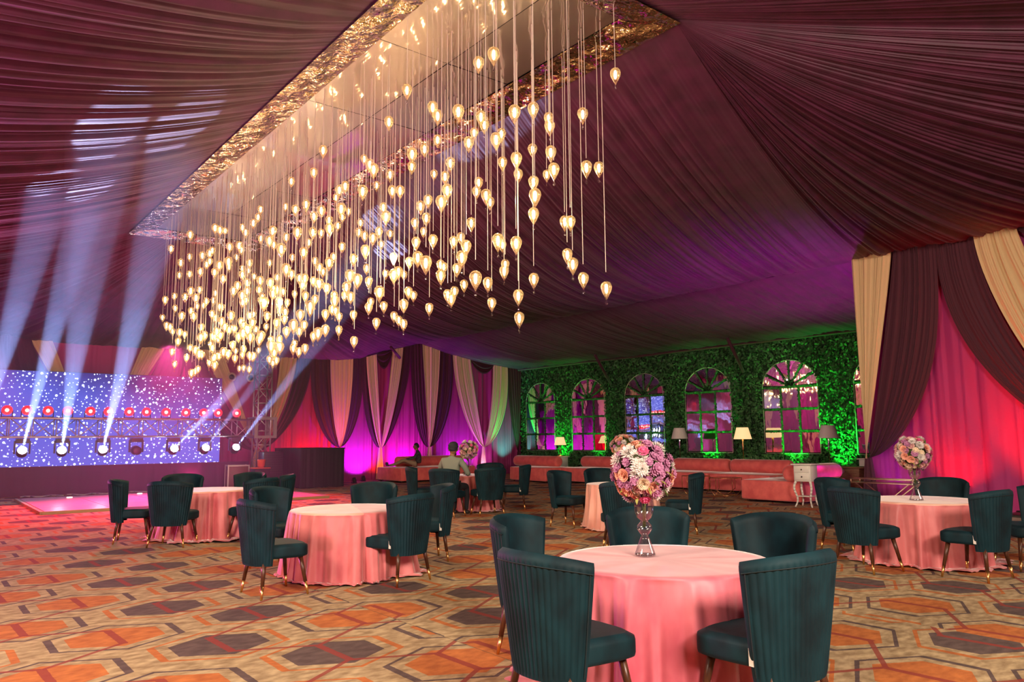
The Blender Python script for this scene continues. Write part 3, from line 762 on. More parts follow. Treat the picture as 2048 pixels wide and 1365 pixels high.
# ------------------------------------------------------------------ pendant lights
def make_pendant():
    t = thing('pendant_light', 'glowing teardrop glass pendant amid the chandelier crowd, tiny crystal drop beneath', 'pendant light', group='glass drop pendants of the chandelier')
    MB().tube((0, 0, .06), (0, 0, 1), .0042, None, 4, False).build('cord', 'cord', t)
    pr = [(.004, .085), (.022, .081), (.042, .070), (.057, .050), (.063, .025), (.062, .004), (.052, -.028), (.036, -.062), (.020, -.092), (.009, -.112), (.004, -.125)]
    MB().lathe(pr, 16, cap=False).build('glass_bulb', 'pendant_glass', t)
    MB().lathe([(.001, .055), (.011, .050), (.017, .030), (.018, -.012), (.012, -.042), (.001, -.054)], 8, cap=False).build('lit_capsule', 'lamp_glow', t)
    MB().lathe([(.001, -.125), (.004, -.135), (.010, -.152), (.013, -.168), (.009, -.180), (.001, -.184)], 8, cap=False).build('crystal_drop', 'clear_glass', t)
    return t
PEND = "5.83,5.49,5.45,0.93 5.24,5.62,3.71,0.83 4.89,5.77,3.96,1 4.66,5.81,4.81,1 5.72,5.86,4.47,1 4.45,5.88,5.4,1 6.05,5.92,3.15,1 4.39,5.94,3.91,0.82 4.36,6.08,3.08,1 5.44,6.09,4.45,1 5.21,6.16,5.12,1 5.98,6.17,5.27,1 4.49,6.2,5.45,0.93 4.98,6.2,3.56,1 5.55,6.26,4.73,1 4.78,6.28,4.7,1 5.88,6.28,3.47,1 6.35,6.29,4.73,1 4.82,6.31,3.59,1 4.32,6.33,4.91,1 5.1,6.33,4.57,1 6.14,6.38,3.35,1 5.68,6.42,5.13,1 5.45,6.46,4.03,1 6.13,6.64,3.69,1 4.64,6.73,3.46,1 6.01,6.81,5.45,0.97 5.75,6.81,4.57,1 6.27,6.83,4.17,1 4.26,6.86,3.37,1.03 4.48,6.9,4.1,1 5.7,7.06,3.2,1 5.99,7.11,3.45,1 5.19,7.12,5.36,1 4.79,7.16,3.08,0.82 4.21,7.21,5.45,0.91 5.1,7.25,5.05,1 4.79,7.25,4.39,1 6.35,7.25,4.92,0.85 5.88,7.27,2.97,1 5.16,7.39,3.8,1 4.69,7.42,5.45,0.99 6.28,7.45,5.31,1 5.49,7.46,5.45,0.99 5.84,7.56,5.45,0.98 4.87,7.59,5.45,1.02 6.16,7.61,4.98,1 5.7,7.68,3.46,1 4.57,7.69,4.92,1 5.98,7.72,5.14,1 5.56,7.73,4.66,0.9 5.53,7.74,5.45,0.88 6.02,7.75,3.67,1 4.71,7.77,3.67,1 5.26,7.89,5.02,1 5.22,8.04,3.56,1 5.71,8.06,4.34,1 4.48,8.11,5.45,0.94 4.38,8.11,3.26,1 6.35,8.15,3.88,0.93 6.35,8.21,4.17,0.91 5.28,8.23,5.45,0.9 4.35,8.25,4.84,1 4.26,8.36,4.57,1 6.28,8.37,3.36,1 6.31,8.44,4.84,1 4.66,8.48,4.34,1 5.58,8.5,5.08,1 6.16,8.51,5.12,1 4.29,8.52,3.47,1 5.41,8.53,4.16,1 5.8,8.61,4.22,1 5.32,8.62,5.45,1 5.86,8.62,3.84,1 4.88,8.65,3.63,1 5.42,8.68,4.76,1 5.79,8.74,3.48,1 4.57,8.74,3.18,0.82 5.03,8.77,4.84,0.95 4.6,8.83,5.13,1 4.35,8.85,3.59,1 5.39,8.94,4.21,1 4.26,8.96,4.49,1.01 4.63,8.98,3.99,1 5.61,9.03,4.62,1 5.52,9.04,4.78,1.03 5.32,9.14,3.35,1 6.35,9.15,3.76,0.97 6.01,9.18,3.99,0.89 6.35,9.23,4.5,0.98 5.2,9.29,5.01,1 4.26,9.3,4.3,1.01 5.53,9.31,5.45,0.99 5.96,9.38,5.45,0.87 6.35,9.4,3.7,0.98 5.39,9.42,3.88,1 4.83,9.45,5.45,0.82 4.23,9.5,5.45,0.93 5.35,9.63,5.38,1 6.25,9.64,4.14,1 6.16,9.81,3.48,1 4.36,9.81,2.95,1 5.91,9.84,4.79,1 4.74,9.85,5.14,0.94 4.79,9.85,3.65,1 4.26,9.87,3.32,1.04 5.22,9.89,4.45,1 4.57,9.96,4,1 4.67,9.97,3.46,1 5.89,9.98,3.73,1 4.48,10.08,3.7,1 6.07,10.27,4.28,1 6.35,10.3,4.83,0.92 4.59,10.32,4.86,1 5.52,10.36,5.45,0.82 4.26,10.39,4.49,1.05 4.49,10.4,5.45,0.93 5.87,10.42,4.35,1 6.07,10.43,3.3,1 4.26,10.44,3.13,1.08 5.21,10.49,4.25,1 4.96,10.51,5.3,1 5.73,10.52,5.17,1 4.43,10.55,4.25,1 5.22,10.58,3.67,1 6.35,10.6,3.82,0.96 5.71,10.61,4.79,1 4.46,10.68,3.33,1 4.26,10.77,4.01,1.11 5.78,10.79,3.34,1 5.64,10.8,4,1 4.69,10.84,4.66,1 4.95,10.87,3.17,1 6.35,10.91,4.22,0.87 4.26,10.93,2.86,1 6.01,10.97,3.66,1 5.95,10.98,3.88,1 4.38,10.98,5.45,0.85 4.26,10.99,4.36,1.14 5.52,11.04,3.05,1 6.35,11.07,3.47,0.95 5.76,11.21,4.86,1 6.35,11.23,3.56,1 4.87,11.23,5.04,1 5.13,11.28,3.48,1 4.26,11.28,2.91,1.1 4.76,11.29,5.23,1 5.28,11.31,5.45,0.82 4.26,11.37,4.73,1.01 6.35,11.4,5.03,0.94 4.63,11.4,5.15,1 4.26,11.5,4.6,1.02 6.35,11.54,4.35,0.95 5.28,11.55,5.12,1 5.44,11.63,3.87,1 4.26,11.65,3.63,1.2 5.34,11.69,4,1 4.66,11.7,3.21,1 6.35,11.71,4.91,0.88 4.26,11.71,3.11,1.02 6.08,11.73,4.44,1 5.93,11.75,5.07,1 6.18,11.75,3.86,1 4.4,11.78,3.99,1 5.79,11.88,5.45,0.83 5.03,11.9,4.16,1 5.72,11.96,4.82,1 5.96,11.96,3.64,1 5.66,12.18,3.74,1 4.26,12.2,3.14,1.01 5.44,12.24,4.46,1 6.21,12.25,5.4,1 4.63,12.26,3.91,1 5.86,12.27,5.45,0.99 4.81,12.28,5.45,0.82 4.26,12.33,3.28,1.1 4.45,12.37,4.13,1 5.28,12.44,3.97,1 4.51,12.48,3.15,1 5.89,12.51,5.35,1 5.3,12.51,3.47,1 5.34,12.54,3.07,1 5.06,12.55,4.35,1 4.26,12.56,3.25,1.12 6.08,12.57,4.09,1 5.87,12.62,4.79,1 4.26,12.67,3.9,1.05 6.03,12.67,3.71,1 4.53,12.69,5.45,0.86 5.66,12.71,5.22,1 4.94,12.74,3.8,1 4.92,12.8,3.51,1 5.35,12.84,3.4,1.02 5.61,12.89,4.36,1 4.78,12.89,3.63,1 5.41,13.05,4.41,1 4.31,13.07,4.85,1 5.17,13.12,5.15,1 4.34,13.16,4.16,1 4.66,13.17,5.45,0.89 5.5,13.19,3.08,1 4.26,13.2,3.63,1.08 5.25,13.29,3.67,1 5.88,13.45,4.87,1 4.26,13.45,4.63,1.11 4.68,13.46,5.41,1 5.76,13.48,5.22,1 4.26,13.53,3.03,1.01 4.67,13.64,4.33,1 4.8,13.66,3.61,1 4.59,13.68,4.48,1 4.26,13.69,3.59,1.02 4.63,13.73,3.98,1 4.37,13.77,4.98,1 5.24,13.9,5.18,1 4.32,13.91,4.41,1 4.26,13.96,4.66,1.05 4.41,13.98,3.54,1 4.26,14,5.33,1.01 4.67,14.01,5.45,0.94 5.58,14.1,3.94,1.11 5.08,14.16,4.33,1 4.8,14.21,5.42,1 4.9,14.22,4.84,1 4.26,14.31,5.44,1.03 5.81,14.39,5.11,1 4.49,14.44,5.45,0.9 4.84,14.5,3.45,1 5.97,14.54,3.4,1 5.8,14.55,4.22,1 5.23,14.58,5.45,0.99 5.59,14.58,4.46,1.2 4.76,14.59,3.29,1 5.6,14.62,4.72,1 4.39,14.66,4.67,1 4.71,14.66,3.12,1 4.29,14.68,5.03,1 4.5,14.75,3.55,1 5.71,14.81,3.07,1 4.52,14.84,2.91,1 4.26,14.9,3.43,1.09 4.26,14.96,3.12,1.09 5,15.01,5.27,1 4.26,15.03,5.05,1.02 4.04,15.12,5.45,1.07 4.26,15.12,4.75,1.02 5.28,15.13,3.17,1 6.21,15.2,4.54,1 5.81,15.21,3.27,1.2 4.26,15.22,3.22,1.06 5.25,15.32,4.51,1.12 4.26,15.33,4.26,1.08 4.92,15.33,3.68,1 4.54,15.37,5.26,1 4.26,15.41,2.79,1.02 4.52,15.43,5.05,1 4.26,15.44,3.91,1.08 4.79,15.45,3.56,1 5.75,15.46,5.19,1 4.63,15.51,4,1 4.48,15.67,3.74,1 5.09,15.68,4.55,1.2 4.26,15.72,4.46,1.1 5.5,15.83,4.09,1 5.63,15.87,3.25,1 4.26,16.1,4.4,1.02 5.32,16.12,3.2,1 4.26,16.28,4.03,1.13 4.71,16.29,5.17,1 5.05,16.32,3.25,1 4.76,16.37,4.4,1 4.26,16.38,3.7,1.03 4.93,16.4,3.42,1 5.37,16.42,5.45,0.98 4.63,16.43,4.64,1 4.26,16.47,3.52,1.03 4.04,16.49,5.45,1.04 4.44,16.53,4.97,1 4.26,16.54,5.19,1.1 4.77,16.55,3.28,1 5.82,16.56,5.1,1 4.52,16.59,4.2,1 5.94,16.66,3.93,1 5.6,16.71,5.28,1 4.27,16.93,3.35,1 4.55,16.99,5.45,0.98 5.31,17.08,4.43,1 5.17,17.14,4.74,1 4.26,17.14,3.9,1.01 5.05,17.38,3.83,1 4.26,17.44,3.97,1.03 5.55,17.47,5.45,1.2 4.51,17.59,5.14,1 6.05,17.61,5.45,1 4.26,17.67,4.57,1.1 4.77,17.68,3.32,1 4.46,17.71,4.68,1 5.36,17.88,4.7,1.1 5.46,17.99,4.31,1.16 5.95,17.99,3.57,1"
pp = make_pendant(); CROWD = pp['label']; kids = [q for q in bpy.data.objects if q.parent == pp]
SINGLE = {(1231, 150): 'glowing glass pendant hanging alone at the top right of the chandelier', (1213, 578): 'lowest glass pendant at the right end of the chandelier',
  (1167, 559): 'second lowest glass pendant near the right end of the chandelier', (1165, 229): 'glass pendant just left below the lone top right one', (1173, 337): 'left one of two glass pendants side by side near the right end',
  (1198, 337): 'right one of two glass pendants side by side near the right end', (1068, 560): 'glass pendant hanging alone below a column of four', (1038, 637): 'lowest glass pendant at the middle of the chandelier, directly below an unlit looking one',
  (708, 683): 'glass pendant hanging alone above the pink lit cream drape', (383, 746): 'lowest glass pendant, just above the right part of the video wall', (316, 719): 'glass pendant at the lower left corner of the chandelier',
  (313, 570): 'leftmost glass pendant of the chandelier', (987, 109): 'right one of the two topmost glass pendants before the mirrored panel', (957, 127): 'left one of the two topmost glass pendants before the mirrored panel'}
spots = [tuple(map(float, q.split(','))) for q in PEND.split()]
for i, (x, y, z, k) in enumerate(spots):
    if i == 0: root, ks = pp, kids
    else:
        root = pp.copy(); C.objects.link(root); ks = []
        for q in kids: c = q.copy(); C.objects.link(c); c.parent = root; ks.append(c)
    root.location = (x, y, z); root.rotation_euler = (0, 0, R.uniform(0, 6)); root['label'] = CROWD
    q_ = Vector((x, y, z-1.5)); w_ = q_.dot(fw); px, py = 1024+1520*q_.dot(rt)/w_, 682.5-1520*q_.dot(up)/w_
    for (ax_, ay_), lb in SINGLE.items():
        if math.hypot(px-ax_, py-ay_) < 9: root['label'] = lb; SINGLE.pop((ax_, ay_)); break
    for c in ks:
        if c.name.startswith('cord'): c.scale = (1, 1, ZP+.05-z)
        else: c.scale = (k, k, k)
s = MB(); g = MB(); c = MB()
for i in range(64):                          # the rest of the crowd, beyond the 300 that show largest
    x, y = R.uniform(4.3, 6.2), R.uniform(11.5, 18.4); z = R.uniform(3.0, 4.5); s.tube((x, y, z+.08), (x, y, ZP+.05), .0042, None, 4, False)
    g.lathe([(.004, z+.085), (.042, z+.070), (.063, z+.025), (.052, z-.028), (.020, z-.092), (.004, z-.125), (.013, z-.168), (.001, z-.184)], 10, (x, y, 0), False)
    c.lathe([(.001, z+.050), (.018, z+.028), (.018, z-.012), (.001, z-.054)], 7, (x, y, 0), False)
n1, n2 = len(s.f), len(g.f); s.add(g.v, g.f); s.add(c.v, c.f)
o = s.build('pendant_crowd', 'cord', None); o.data.materials.append(MATS['pendant_glass']); o.data.materials.append(MATS['lamp_glow'])
for q in o.data.polygons: q.material_index = 0 if q.index < n1 else 1 if q.index < n1+n2 else 2
tag(o, 'remaining far glass drop pendants crowded at the deep end of the chandelier', 'pendant light', kind='stuff')

# ------------------------------------------------------------------ stage, screen, truss
t = thing('light_screen', 'wide blue video wall covered with white light specks', 'screen', (0, 25.0, 0))
def sc(u, v): return (-1.5+9.37*u, -.01, .80+2.66*v)
MB().grid(sc, 1, 1).build('display', 'led_screen', t, smooth=False)
MB().box((3.185, .09, 2.13), (9.37, .16, 2.68)).build('housing', 'black_plastic', t, smooth=False)
s = MB(); p = pleats(400, 40)
s.grid(lambda u, v: (-2.2+11.0*u, 24.93-.012*p(u), .80*v), 300, 2)
s.box((3.3, 25.1, .4), (10.9, .25, .79)); tag(s.build('stage_riser', 'stage_cloth', smooth=False), 'low stage riser skirted in dark purple cloth under the video wall', 'stage')
def boxtruss(name, lab, a, b, w, axis, n, cat):
    t = thing(name, lab, cat, (0, 0, 0)); a, b = Vector(a), Vector(b)
    if axis == 'x': offs = [Vector((0, s_*w/2, q*w/2)) for s_ in (-1, 1) for q in (-1, 1)]
    else: offs = [Vector((s_*w/2, q*w/2, 0)) for s_ in (-1, 1) for q in (-1, 1)]
    for o in offs: MB().tube(a+o, b+o, .026, None, 8).build('chord', 'steel', t)
    pairs = [(0, 1), (2, 3), (0, 2), (1, 3)]
    for i in range(n):
        s = MB(); c, d = a.lerp(b, i/n), a.lerp(b, (i+1)/n)
        for k, (u, v) in enumerate(pairs):
            s.tube(c+offs[u], c+offs[v], .014, None, 6)
            if (i+k) % 2: s.tube(c+offs[u], d+offs[v], .014, None, 6)
            else: s.tube(c+offs[v], d+offs[u], .014, None, 6)
        s.build('lattice', 'steel', t)
    return t
tr = boxtruss('lighting_truss', 'horizontal metal truss carrying the stage lights across the video wall', (-2.2, 23.95, 1.86), (8.5, 23.95, 1.86), .50, 'x', 20, 'truss')
tw = boxtruss('truss_tower', 'upright metal truss tower at the right end of the video wall', (8.88, 24.1, 0), (8.88, 24.1, 4.42), .42, 'z', 10, 'truss')
s = MB()
for sx in (-1, 1):
    for sy in (-1, 1): s.box((8.88+sx*.31, 24.1+sy*.31, 1.87), (.10, .10, .62))
for z in (1.58, 2.16): s.box((8.88, 24.1-.31, z), (.72, .08, .08)); s.box((8.88, 24.1+.31, z), (.72, .08, .08)); s.box((8.88-.31, 24.1, z), (.08, .62, .08)); s.box((8.88+.31, 24.1, z), (.08, .62, .08))
s.build('sleeve_block', 'aluminium', tw, smooth=False)
ORD = ['', 'first', 'second', 'third', 'fourth', 'fifth', 'sixth', 'seventh', 'eighth', 'ninth', 'tenth', 'eleventh', 'twelfth']
PARX = [1.55, 2.01, 2.45, 2.93, 3.39, 3.93, 4.38, 4.91, 5.36, 5.89, 6.44, 6.95, 7.37, 7.93]
pm = None
for i, x in enumerate(PARX):
    if pm is None:
        pm = t = thing('stage_par_light', 'x', 'stage light')
        MB().tube((0, .18, .02), (0, 0, 0), .07, .105, 14).build('housing', 'black_plastic', t)
        MB().tube((0, -.005, 0), (0, -.03, -.004), .125, .12, 16).build('red_lens', 'par_red', t)
        MB().tube((0, -.031, -.004), (0, -.04, -.005), .046, .042, 12).build('bright_centre', 'par_core', t)
        MB().path([(-.12, .06, .0), (-.12, .05, -.17), (.12, .05, -.17), (.12, .06, 0)], .012, 6).build('yoke', 'black_plastic', t)
        remember(t); lat = t
    else: t = copy_tree(pm)
    t.location = (x, 23.68, 2.31); t.rotation_euler = (rad(R.uniform(-6, 6)), 0, rad(R.uniform(-14, 4)))
    tag(t, 'round red stage light on the truss, ' + ('out of frame at the left' if i == 0 else 'right of the video wall' if i == 13 else ORD[i] + ' from the left'), 'stage light', 'red stage lights on the truss')
HX = [(1.42, (1.5, 13.0, 5.6)), (2.41, (2.11, 13.93, 5.65)), (3.32, (1.75, 10.3, 5.75)), (4.31, (2.72, 10.9, 5.85)), (5.16, None), (6.16, (6.7, 9.6, 6.1)), (7.05, (7.35, 14.95, 5.4)), (7.95, (8.24, 14.79, 5.7))]
hm = None
for i, (x, tg) in enumerate(HX):
    t = thing('moving_head_light', 'x', 'stage light', (x, 23.75, 1.24))
    d = (Vector(tg)-Vector((x, 23.75, 1.24))).normalized() if tg else Vector((.1, -1, -.1)).normalized()
    MB().box((0, .05, .27), (.30, .26, .12)).build('base', 'black_plastic', t, smooth=False)
    for sx in (-1, 1): MB().box((sx*.17, .05, .10), (.035, .10, .34)).build('yoke_arm', 'black_plastic', t, smooth=False)
    # the lamp head looks forward and up along its beam
    c = Vector((0, .03, -.02)); s = MB(); s.tube(c-d*.16, c-d*.06, .09, .135, 16); s.tube(c-d*.06, c+d*.12, .135, .12, 16); s.build('head', 'black_plastic', t)
    s = MB(); s.tube(c+d*.121, c+d*.135, .108, .10, 16); s.build('lens', 'head_white' if tg else 'lens_dark', t)
    names = ['above the left edge of the picture', 'leftmost in the picture', 'second from the left', 'third from the left', '', 'fifth from the left', 'just before the right end of the screen', 'right of the video wall']
    tag(t, ('moving head spotlight under the truss, ' + names[i]) if tg else 'dark unlit moving head under the truss in front of the video wall', 'stage light', 'moving heads under the truss')
    if tg:
        a = Vector((x, 23.75, 1.24))+c+d*.16; tg = Vector(tg); L = (tg-a).length
        BEAMS.append((a, tg, L, (1, 1, .8, 1, 0, .5, .22, .4)[i]))
s = MB()
for i in range(5):
    x0 = 2.5+i*1.1; s.path([(x0+k*.12, 24.2+.25*sin(k*1.3+i), .03) for k in range(9)], .018, 5)
tag(s.build('stage_cable', 'white_cable'), 'loose pale cables lying along the foot of the stage riser', 'cable')

# dance floor
t = thing('dance_floor', 'pink lit glossy dance floor panels with a wooden edge in front of the stage', 'dance floor', (0, 0, 0))
for i in range(5):
    for j in range(4):
        MB().box((2.34+.63+i*1.25, 18.5+.58+j*1.15, .03), (1.235, 1.135, .06)).build('floor_tile', 'dance_vinyl', t, smooth=False)
s = MB(); s.box((5.45, 18.45, .03), (6.3, .07, .066)); s.box((2.29, 20.8, .03), (.07, 4.7, .066)); s.build('wooden_edge', 'deck_edge', t, smooth=False)
for i, (x, y) in enumerate(((3.4, 22.6), (4.4, 22.7), (5.1, 22.8), (5.9, 22.9))):
    t = MB().lathe([(.001, .065), (.07, .064), (.06, .075), (.001, .08)], 12, (x, y, 0), False).build('floor_spot', 'par_core')
    tag(t, 'small round light lying on the pink dance floor, ' + ('leftmost', 'second from the left', 'third from the left', 'rightmost')[i], 'floor light', 'small lights on the dance floor')

# booth, speaker, flight case, vents
t = thing('draped_booth', 'large black draped booth right of the truss tower', 'booth', (10.2, 23.4, 0))
s = MB(); p = pleats(410, 40)
def bo(u, v):
    pts = [(-.7, 1.1), (-.7, -1.0), (.75, -1.0), (.75, 1.1)]; k = u*3; i = min(2, int(k)); f_ = k-i
    a, b_ = pts[i], pts[i+1]; return (a[0]+(b_[0]-a[0])*f_+.015*p(u), a[1]+(b_[1]-a[1])*f_-.02*p(u+.3), 1.20*v+.012*p(u*2)*(1-v)+.02)
s.grid(bo, 220, 6); s.build('front_drape', 'black_cloth', t)
MB().box((.02, .05, 1.205), (1.47, 2.12, .03)).build('booth_top', 'black_cloth', t, smooth=False)
t = thing('speaker_cabinet', 'dark loudspeaker cabinet standing before the truss tower', 'speaker', (8.92, 23.35, 0))
rbox('cabinet', 'black_plastic', t, (0, 0, .56), (.62, .5, 1.12), .02, 2)
s = MB(); [s.box((0, -.256, .1+.07*k), (.54, .008, .02)) for k in range(14)]; s.build('grille', 'black_cloth', t, smooth=False)
t = thing('flight_case', 'wooden flight case with silver edges beside the stage', 'case', (8.15, 24.1, 0), rad(-8))
rbox('case_body', 'case_board', t, (0, 0, .36), (.62, .5, .70), .01, 1)
s = MB()
for sx in (-1, 1):
    for sy in (-1, 1): s.box((sx*.305, sy*.245, .36), (.035, .035, .73))
for z in (.02, .70):
    for sy in (-1, 1): s.box((0, sy*.245, z), (.62, .035, .035))
    for sx in (-1, 1): s.box((sx*.305, 0, z), (.035, .5, .035))
s.build('metal_edging', 'aluminium', t, smooth=False)
s = MB(); s.box((0, -.262, .40), (.12, .02, .09)); s.build('latch', 'aluminium', t, smooth=False)
t = thing('plant_pot', 'small orange red pot on a box beside the speaker cabinet', 'pot', (8.5, 23.0, .66))
MB().lathe([(.06, 0), (.10, .03), (.12, .20), (.13, .22), (.10, .24)], 14).build('pot', 'orange_cloth', t)
t = thing('low_stand', 'low red topped stand between the flight case and the speaker', 'stand', (8.45, 22.95, 0))
rbox('stand_body', 'black_cloth', t, (0, 0, .32), (.45, .4, .62), .02, 2); rbox('stand_top', 'orange_cloth', t, (0, 0, .645), (.5, .44, .025), .01, 1)
for i, (x, lab) in enumerate(((8.23, 'left one of the two round cream air vents beside the video wall'), (8.85, 'round cream air vent directly left of the truss tower'))):
    t = thing('air_vent', lab, 'vent', (x, YB-.12, 3.54), 0, 'round vents above the screen end')
    s = MB()
    def to(u, v):
        a, b_ = 2*PI*u, 2*PI*v; r_ = .115+.030*cos(b_); return (r_*cos(a), -.10+.035*sin(b_), r_*sin(a))
    s.grid(to, 24, 8, wrap=True); s.build('rim', 'vent_ring', t)
    MB().tube((0, .06, 0), (0, -.09, 0), .10, None, 20).build('dark_opening', 'vent_dark', t)

# ------------------------------------------------------------------ sofas
def daybed(c, lx, ly, blst, lab, h=.50, rz=0, group='pink velvet daybeds'):
    t = thing('daybed', lab, 'sofa', (*c, 0), rz, group)
    rbox('seat_base', 'sofa_velvet', t, (0, 0, .055+(h-.06)/2), (lx, ly, h-.06), .045, 3)
    for sx in (-1, 1):
        for sy in (-1, 1): MB().tube((sx*(lx/2-.12), sy*(ly/2-.12), 0), (sx*(lx/2-.12), sy*(ly/2-.12), .07), .025, None, 8).build('foot', 'walnut', t)
    ax, pos, a, b_ = blst; r_ = .19; n = 20; L = b_-a
    pr = [(.0001, -L/2-.0), (.045, -L/2+.012), (.06, -L/2+.004), (.13, -L/2+.0), (.175, -L/2+.03), (r_, -L/2+.09), (r_, L/2-.09), (.175, L/2-.03), (.13, L/2), (.06, L/2-.004), (.045, L/2-.012), (.0001, L/2)]
    o = MB().lathe(pr, n, cap=False).build('bolster', 'sofa_velvet', t)
    m_ = (a+b_)/2
    if ax == 'y': o.rotation_euler = (PI/2, 0, 0); o.location = (pos, m_, h+r_-.025)
    else: o.rotation_euler = (0, PI/2, 0); o.location = (m_, pos, h+r_-.025)
    return t
daybed((14.75, 23.6), 3.1, 1.7, ('x', .55, -.95, 1.9), 'salmon daybed on which the man with stretched legs sits')
daybed((17.2, 20.1), 1.35, 1.9, ('y', .40, -.45, 1.9), 'pink daybed in the corner between the curtains and the first arched mirror')
daybed((17.85, 18.2), 1.3, 1.95, ('y', .42, -.95, .95), 'pink daybed left of the big bouquet, below the second arched mirror')
daybed((17.85, 16.2), 1.3, 1.98, ('y', .42, -.97, .97), 'pink daybed hidden behind the big bouquet, below the third arched mirror')
daybed((17.85, 14.17), 1.3, 1.98, ('y', .42, -.97, .97), 'pink daybed below the fourth arched mirror, left of the seam between two bolsters')
daybed((17.85, 12.2), 1.3, 1.86, ('y', .42, -.92, .92), 'pink daybed below the fifth arched mirror')
daybed((16.2, 9.98), 1.9, 1.55, ('x', -.50, -.98, 1.0), 'coral daybed with round bolster end facing us, behind the white side table')

# wire coffee tables
for c, r_, h, lab in (((16.35, 12.9), .36, .46, 'brass wire coffee table in front of the long sofas, left one'), ((16.45, 12.05), .40, .44, 'brass wire coffee table nearest the coral daybed')):
    t = thing('coffee_table', lab, 'table', (*c, 0), 0, 'wire coffee tables')
    s = MB(); k = 6
    top = [(r_*cos(2*PI*i/k), r_*sin(2*PI*i/k), h) for i in range(k)]; mid_ = [(r_*.75*cos(2*PI*(i+.5)/k), r_*.75*sin(2*PI*(i+.5)/k), .06) for i in range(k)]
    for i in range(k):
        s.tube(top[i], top[(i+1) % k], .009, None, 6); s.tube(top[i], (top[i][0], top[i][1], .16), .007, None, 6)
        s.tube((top[i][0], top[i][1], .16), (mid_[i][0], mid_[i][1], .005), .007, None, 6); s.tube((mid_[i][0], mid_[i][1], .005), (mid_[(i+1) % k][0], mid_[(i+1) % k][1], .012), .007, None, 6)
    s.build('wire_frame', 'brass', t)
    s = MB(); s.lathe([(r_*.98, h+.004), (r_*.98, h+.012)], 6); s.build('glass_top', 'clear_glass', t, smooth=False)

# white side tables with cabriole legs
def sidetable(c, rz, h, w, lab):
    t = thing('side_table', lab, 'side table', (*c, 0), rz, 'white side tables')
    rbox('top', 'white_paint', t, (0, 0, h-.015), (w+.09, w+.09, .03), .012, 2)
    rbox('body', 'white_paint', t, (0, 0, h-.20), (w, w, .34), .008, 1)
    for k, z in enumerate((h-.12, h-.27)):
        d = rbox('drawer', 'white_paint', t, (-w/2-.006, 0, z), (.018, w-.05, .125), .006, 2)
        MB().ball((-w/2-.028, 0, z), .016, 8, 6).build('knob', 'drawer_knob', d)
    for sx in (-1, 1):
        for sy in (-1, 1):
            s = MB(); pts = []
            for k in range(9):
                v = k/8; o = .035*sin(v*PI*2.0)*(1-.2*v)+.03*v*v; pts.append((sx*(w/2-.03+o), sy*(w/2-.03+o), (h-.36)*(1-v)))
            for k in range(8): s.tube(pts[k], pts[k+1], .028-.012*(k/8), .028-.012*((k+1)/8), 8)
            s.build('leg', 'white_paint', t)
    rbox('shelf', 'white_paint', t, (0, 0, .22), (w*.78, w*.78, .018), .006, 1)
sidetable((15.05, 8.98), rad(8), .90, .36, 'white side table with two drawers and curved legs beside the coral daybed')
sidetable((19.0, 21.15), 0, .80, .40, 'small white side table carrying the lit lamp in the corner')
sidetable((19.4, 9.75), 0, .90, .40, 'lilac lit white side table behind the wooden trunk table')
sidetable((10.6, 14.3), 0, .80, .30, 'white side table behind the bouquet next to the man in the turban')

def floor_lamp(c, h, lit, lab, zb=0, sh=.26):
    t = thing('floor_lamp' if zb == 0 else 'table_lamp', lab, 'lamp', (*c, zb), 0, None)
    H_ = h-zb
    MB().lathe([(.13*(sh/.26), 0), (.13*(sh/.26), .02), (.03, .035), (.012, .06)], 18).build('base', 'brass', t)
    s = MB(); s.lathe([(.010, .05), (.010, H_*.62), (.026, H_*.64), (.012, H_*.67), (.030, H_*.71), (.016, H_*.75), (.028, H_*.79), (.008, H_*.82), (.008, H_-.06)], 12); s.build('pole', 'brass' if lit else 'chrome', t)
    hh = .34*(sh/.26); n = 40
    def shp(u, v): a = 2*PI*u; r_ = (sh-(sh*.36)*v)*(1+.012*(int(u*n*1.0001) % 2)); return (r_*cos(a), r_*sin(a), H_-hh+hh*v)
    MB().grid(shp, n, 3, wrap=True).build('lamp_shade', 'shade_lit' if lit else 'shade_off', t)
    if lit: lamp('POINT', 'lamp_bulb', (*c, h-hh*.55), None, (1, .66, .32), 14, shadow_soft_size=.04)
floor_lamp((19.35, 15.85), 1.76, False, 'unlit floor lamp with grey shade between the third and fourth arched mirrors')
floor_lamp((19.35, 13.50), 1.74, True, 'lit floor lamp with glowing cream shade behind the long sofa')
floor_lamp((19.35, 10.82), 1.76, False, 'unlit floor lamp right of the fifth arched mirror')
floor_lamp((19.0, 21.15), 1.50, True, 'lit lamp with cream shade on the white side table in the corner', .803, .22)

t = thing('trunk_table', 'tapered wooden trunk table with a ring pull before the green lit ivy', 'trunk', (18.2, 9.70, 0))
rbox('trunk_body', 'trunk_wood', t, (0, 0, .37), (.62, .86, .66), .015, 2, tap=.74)
rbox('lid', 'trunk_wood', t, (0, 0, .715), (.76, 1.02, .03), .008, 1)
s = MB()
def rg(u, v): a, b_ = 2*PI*u, 2*PI*v; r_ = .055+.008*cos(b_); return (-.335+.008*sin(b_), r_*cos(a), .63+r_*sin(a))
s.grid(rg, 18, 6, wrap=True); s.build('ring_pull', 'chrome', t)
t = thing('console_table', 'brass console table with crossed legs before the right hand curtain', 'console table', (14.45, 7.0, 0))
s = MB()
for z in (.60, .67):
    for sx in (-1, 1): s.tube((sx*.17, -.58, z), (sx*.17, .58, z), .010, None, 6)
    for sy in (-1, 1): s.tube((-.17, sy*.58, z), (.17, sy*.58, z), .010, None, 6)
for sx in (-1, 1):
    for sy in (-1, 1): s.tube((sx*.17, sy*.58, .6), (sx*.17, sy*.58, .67), .009, None, 6)
